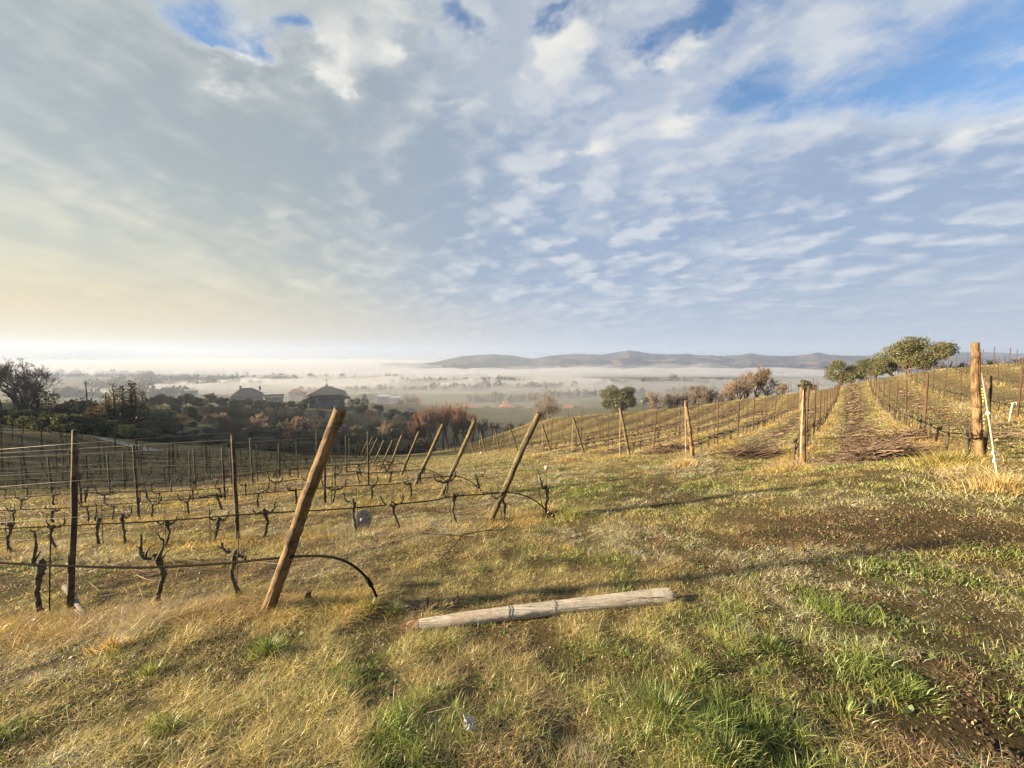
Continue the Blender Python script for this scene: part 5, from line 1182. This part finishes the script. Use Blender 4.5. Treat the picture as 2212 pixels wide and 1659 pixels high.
def grass_field(name, n, rmin, rmax, seed, label, pw=.4, tuft=6, wmul=1.0):
    rg = np.random.RandomState(seed); m = n // tuft
    r = (rg.rand(m) * (rmax ** pw - rmin ** pw) + rmin ** pw) ** (1 / pw); a = rg.uniform(-1.2, 1.2, m)
    cx, cy = r * np.sin(a), r * np.cos(a)
    sp = .028 + .010 * r
    x = np.repeat(cx, tuft) + rg.normal(0, 1, m * tuft) * np.repeat(sp, tuft); y = np.repeat(cy, tuft) + rg.normal(0, 1, m * tuft) * np.repeat(sp, tuft)
    taz = np.repeat(rg.uniform(0, 6.28, m), tuft); tt = np.repeat(rg.rand(m), tuft)
    g, b, st = field_maps(x, y)
    clump = sstep(fbm(x * 4.2, y * 4.2, 61, 4, .6), .30, .70)
    keep = rg.rand(len(x)) > np.clip(.62 * b + .46 * (1 - clump) ** 2, 0, .96)
    x, y, g, b, st, taz, tt, clump = (q[keep] for q in (x, y, g, b, st, taz, tt, clump)); n = len(x)
    rr = np.hypot(x, y); z = ground(x, y)
    isg = rg.rand(n) < .05 + .72 * g ** .9 * (.6 + .8 * (tt > .4)); iso = ~isg & (rg.rand(n) < .30 + .3 * g)
    h = rg.uniform(.017, .050, n) * (.55 + .95 * clump)
    h = np.where(isg, h * (1.0 + .9 * g * (rr < 3.6)), h); h = np.where(tt > .95, h * 1.7, h)
    h = h * (1 - .45 * b) + st * rg.uniform(.02, .17, n) * (~isg)
    h *= 1 + .010 * np.minimum(rr, 30)
    lean = np.where(isg, rg.uniform(.2, 1.2, n), rg.uniform(.5, 2.6, n))
    col = DRY[np.minimum((rg.rand(n) * 3 + tt * 3).astype(int), 5)]
    col = np.where(iso[:, None], OLV[rg.randint(0, 3, n)], col); col = np.where(isg[:, None], GRN[rg.randint(0, 4, n)], col)
    col = col * rg.uniform(.72, 1.2, (n, 1)) * ((1 - .25 * b) * (.80 + .35 * clump))[:, None]
    col = np.where(((st > .4) & ~isg)[:, None], col * (1.15, 1.05, .9), col)
    frost = (fbm(x * .9 + 40, y * .9, 47, 3) > .57) & ~isg & (rg.rand(n) < .5); col = np.where(frost[:, None], np.array((.50, .48, .38)) * rg.uniform(.75, 1.1, (n, 1)), col)
    thatch = sstep(fbm(x * .8 + 9, y * .8 - 4, 88, 4, .6), .48, .66) * ~isg; col = col * (1 - .5 * thatch[:, None]) + np.array((.36, .255, .14)) * rg.uniform(.6, 1.2, (n, 1)) * (.5 * thatch[:, None])
    soilb = (b > .35) & (rg.rand(n) < .75) & ~isg; col = np.where(soilb[:, None], np.array((.26, .165, .095)) * rg.uniform(.6, 1.4, (n, 1)), col)
    w = np.maximum(.0028, .00095 * rr ** .93) * rg.uniform(.6, 1.3, n) * np.where(isg, 1.25, 1) * wmul
    V, q, t3, c = blades(np.stack((x, y, z), 1), h, taz + rg.normal(0, 1.1, n), lean, w, col, seed + 1)
    tag(raw_mesh(name, V, quads=q, tris=t3, mat=M['grass'], col=c), label, 'grass', kind='stuff')
grass_field('grass', 1150000, 1.05, 30, 11, 'mown dry and green winter grass over the vineyard slope', .45)
grass_field('grass', 350000, 20, 75, 12, 'distant pale grass between the vine rows', 1.1, wmul=.62)
def tuft(px, py, n, rad, h, pal, label, seed, lean=(.25, 1.1)):
    rg = np.random.RandomState(seed); c = on_ground(px, py); d = np.abs(rg.normal(0, .5, n)) * rad; a = rg.uniform(0, 6.28, n)
    x, y = c[0] + d * np.cos(a), c[1] + d * np.sin(a); P = np.stack((x, y, ground(x, y)), 1)
    H = h * rg.uniform(.45, 1.1, n) * (1 - .35 * np.clip(d / rad, 0, 1.3)); az = a + rg.normal(0, .7, n)
    col = pal[rg.randint(0, len(pal), n)] * rg.uniform(.75, 1.2, (n, 1)); mixd = rg.rand(n) < .13; col = np.where(mixd[:, None], DRY[rg.randint(0, 5, n)], col)
    w = np.maximum(.0032, .001 * c[1]) * rg.uniform(.7, 1.5, n)
    V, q, t3, cc = blades(P, H, az, rg.uniform(*lean, n), w, col, seed)
    o = raw_mesh('grass_tuft', V - c, quads=q, tris=t3, mat=M['grass'], col=cc); o.location = c; tag(o, label, 'grass tuft', 'larger grass tufts')
YEL = np.array([(.33, .30, .075), (.38, .31, .10), (.25, .25, .06), (.42, .33, .13)])
STR = DRY[[0, 1, 2, 4]] * (.84, .76, .66)
for j, a in enumerate([(1440, 1550, 700, .26, .15, GRN, 'largest lush green tuft at the lower centre right'), (1570, 1635, 420, .24, .11, GRN, 'lush green tuft at the bottom edge right of centre'), (583, 1412, 420, .13, .15, GRN, 'round green tuft in front of the tan post'),
                       (662, 1322, 260, .10, .14, GRN, 'small green tuft around the short cut stump'), (800, 1318, 320, .09, .17, YEL, 'yellow green tuft where the nearest hose meets the ground'), (850, 1325, 260, .11, .12, OLV, 'olive tuft between the hose end and the rotten foot'),
                       (1660, 1398, 300, .18, .09, GRN, 'green tuft right of the fallen post'), (1500, 1450, 300, .16, .10, GRN, 'small green tuft just above the largest green tuft'), (1185, 1112, 240, .16, .26, STR, 'dry upright tuft around the last vine of the second row'), (1235, 1118, 300, .26, .20, OLV, 'dull olive tuft right of the second row hose end'),
                       (2045, 1005, 700, .55, .34, YEL, 'tall yellow grass clump left of the thick tan end post'), (2160, 1055, 600, .60, .26, STR, 'golden dry grass clump below the pale anchor rod'), (1690, 1015, 420, .50, .20, STR, 'dry orange grass clump left of the upright end post'), (1480, 1005, 300, .45, .22, STR, 'dry grass clump at the foot of the second tan end post'),
                       (1230, 994, 260, .6, .26, STR, 'dry straw clump at the foot of a leaning end post right of the lane'), (1145, 990, 240, .7, .30, STR, 'dry straw clump furthest down the lane'), (325, 1318, 260, .16, .15, STR, 'dry grass clump around the second vine of the nearest row'), (120, 1340, 300, .20, .12, YEL, 'olive yellow clump at the foot of the dark post'),
                       (245, 1400, 300, .20, .11, STR, 'pale straw clump in front of the dead branch'), (1830, 1545, 260, .16, .09, GRN, 'low green tuft on bare soil at the lower right'), (1960, 1500, 260, .18, .09, GRN, 'green tuft at the edge of the bare soil right'), (330, 1455, 200, .10, .10, GRN, 'small dark green tuft at the lower left'), (365, 1580, 200, .09, .09, GRN, 'small green tuft near the bottom left')]):
    tuft(*a, 500 + j)
# broad-leaved weeds
def weeds(n, seed):
    rg = np.random.RandomState(seed); Vs, cs = [], []
    for i in range(n):
        r = rg.uniform(1.5, 9); a = rg.uniform(-.9, .9); x, y = r * math.sin(a), r * math.cos(a); g, b, s = field_maps(np.array([x]), np.array([y]))
        if rg.rand() > .25 + g[0] + .3 * b[0]: continue
        z = gz(x, y); m = rg.randint(4, 10); k = rg.uniform(.015, .04)
        base = np.array((.10, .17, .035)) if rg.rand() < .7 else np.array((.17, .22, .10))
        for q in range(m):
            t = rg.uniform(0, 6.28); d = np.array((math.cos(t), math.sin(t), rg.uniform(.2, .9))); s = np.array((-math.sin(t), math.cos(t), 0)) * k * .32; p = np.array((x, y, z + .004))
            Vs += [p, p + d * k * .55 + s, p + d * k - (0, 0, .2 * k), p + d * k * .55 - s]; cs += [base * rg.uniform(.7, 1.3)] * 4
    V = np.array(Vs); tag(raw_mesh('weeds', V, quads=np.arange(len(V)).reshape(-1, 4), mat=M['leaf'], col=np.array(cs)), 'tiny broad leaved weeds among the grass', 'weeds', kind='stuff')
weeds(1500, 8)

# dead leaves, bits of straw and crumbs of soil on the bare ground
def litter(name, n, seed, kind, label):
    rg = np.random.RandomState(seed); r = rg.uniform(1.2, 9, n * 4) ** 1.0; a = rg.uniform(-1.15, 1.15, n * 4); x, y = r * np.sin(a), r * np.cos(a)
    g, b, st = field_maps(x, y); keep = rg.rand(len(x)) < (b ** 1.2 * .95 + .03); x, y = x[keep][:n], y[keep][:n]; m = len(x); z = ground(x, y); P = np.stack((x, y, z), 1)
    if kind == 'leaf':
        d = rg.normal(size=(m, 3)) * (1, 1, .35); d /= np.linalg.norm(d, axis=1)[:, None]; s = np.cross(d, rg.normal(size=(m, 3)) * (.3, .3, 1)); s /= np.linalg.norm(s, axis=1)[:, None]
        L = rg.uniform(.003, .010, m)[:, None] * (1 + .08 * r[keep][:n])[:, None]; P = P + (0, 0, .006)
        V = np.stack((P - d * L, P + s * L * .45 + (0, 0, .004), P + d * L, P - s * L * .45), 1).reshape(-1, 3); q = np.arange(4 * m).reshape(m, 4)
        pal = np.array([(.19, .12, .07), (.26, .18, .10), (.13, .085, .05), (.34, .26, .16), (.17, .15, .06)])
        tag(raw_mesh(name, V, quads=q, mat=M['leaf'], col=np.repeat(pal[rg.randint(0, 5, m)] * rg.uniform(.6, 1.2, (m, 1)), 4, 0), smooth=False), label, 'litter', kind='stuff')
    else:
        o8 = np.array([(1, 0, 0), (0, 1, 0), (-1, 0, 0), (0, -1, 0), (0, 0, .8), (0, 0, -.5)], float); f = np.array([(0, 1, 4), (1, 2, 4), (2, 3, 4), (3, 0, 4), (1, 0, 5), (2, 1, 5), (3, 2, 5), (0, 3, 5)])
        S = rg.uniform(.003, .011, m) ** 1.0 * (1 + .07 * r[keep][:n]); V = P[:, None] + o8[None] * (S[:, None] * rg.uniform(.6, 1.4, (m, 6)))[..., None] + rg.normal(0, .25, (m, 6, 3)) * S[:, None, None]
        t = (np.arange(m)[:, None, None] * 6 + f[None]).reshape(-1, 3); col = np.repeat(np.array((.085, .058, .037)) * rg.uniform(.6, 1.5, (m, 1)), 6, 0)
        tag(raw_mesh(name, V.reshape(-1, 3), tris=t, mat=M['leaf'], col=col, smooth=False), label, 'soil', kind='stuff')
litter('leaf_litter', 12000, 21, 'leaf', 'dead leaves and bits of straw on the bare soil')
litter('soil_clods', 12000, 22, 'clod', 'small clods of brown soil on the bare patches')
# ------------------------------------------------------------------ valley fog and haze
def vol_mat(name, dens, col, aniso):
    m, t, out = new_mat(name); v = t.n('ShaderNodeVolumePrincipled'); v.inputs['Density'].default_value = dens; v.inputs['Color'].default_value = c4(col); v.inputs['Anisotropy'].default_value = aniso
    t.l(v.outputs[0], out.inputs['Volume']); return m
def fog_bank(name, x0, x1, y0, y1, top, thick, dens, seed, label, nx=90, ny=40, lump=.5, edge=.2):
    """closed lens of mist lying over the plain, thinning to nothing at its rim"""
    u, v = np.meshgrid(np.linspace(0, 1, nx), np.linspace(0, 1, ny)); X = x0 + (x1 - x0) * u; Y = y0 + (y1 - y0) * v
    e = sstep(np.minimum(np.minimum(u, 1 - u) * (x1 - x0) / (y1 - y0) * 1.0, np.minimum(v, 1 - v)), 0, edge)
    n = fbm(X * .012, Y * .008, seed, 4, .55); n2 = fbm(X * .003, Y * .003, seed + 5, 3)
    k = e * (1 - lump + lump * 2 * sstep(n * .6 + n2 * .5, .35, .75))
    zt, zb = top + thick * .5 * k + .05, top - thick * .5 * k - .05
    V = np.concatenate((np.stack((X, Y, zt), 2).reshape(-1, 3), np.stack((X, Y, zb), 2).reshape(-1, 3))); N = nx * ny; idx = np.arange(N).reshape(ny, nx)
    q = np.stack((idx[:-1, :-1], idx[:-1, 1:], idx[1:, 1:], idx[1:, :-1]), -1).reshape(-1, 4); q = np.concatenate((q, (q + N)[:, ::-1]))
    rim = np.concatenate((idx[0, :], idx[1:, -1], idx[-1, -2::-1], idx[-2:0, 0])); nr = np.roll(rim, -1)
    q = np.concatenate((q, np.stack((nr, rim, rim + N, nr + N), 1)))
    tag(raw_mesh(name, V, quads=q, mat=vol_mat(name, dens, (.62, .655, .73), .15)), label, 'fog', kind='stuff')
FOG = True
if FOG:
    fog_bank('fog', -1150, 1500, 1050, 2150, -67, 30, .0085, 3, 'white fog bank lying across the plain before the hills', lump=.45)
    fog_bank('fog', -3400, -330, 1100, 3900, -46, 62, .0022, 13, 'broad pale fog filling the left of the valley', lump=.3)
    fog_bank('fog', -700, 260, 560, 1000, -53, 14, .008, 23, 'low drifting mist among the trees of the near plain', lump=.8)
    fog_bank('mist', 60, 1000, 230, 950, -51, 18, .0032, 63, 'pale mist over the fields behind the hillside rows', lump=.5)
    fog_bank('fog', -100, 2300, 1950, 2500, -62, 34, .0030, 33, 'torn wisps of fog climbing the foot of the hills', lump=1.0)
    fog_bank('mist', -200, 30, 42, 150, -9, 20, .0015, 53, 'thin mist hanging over the shaded bank', lump=.3, edge=.15)
    fog_bank('mist', -230, 80, 160, 420, -34, 24, .0010, 43, 'thin mist over the village roofs', lump=.3, edge=.12)
hz = MB(); hz.box((0, 2950, 20), (11000, 6500, 260)); o = hz.build('haze', vol_mat('haze', HAZE_D, (.44, .56, .84), .14)); tag(o, 'thin morning haze filling the valley air', 'haze', kind='stuff')
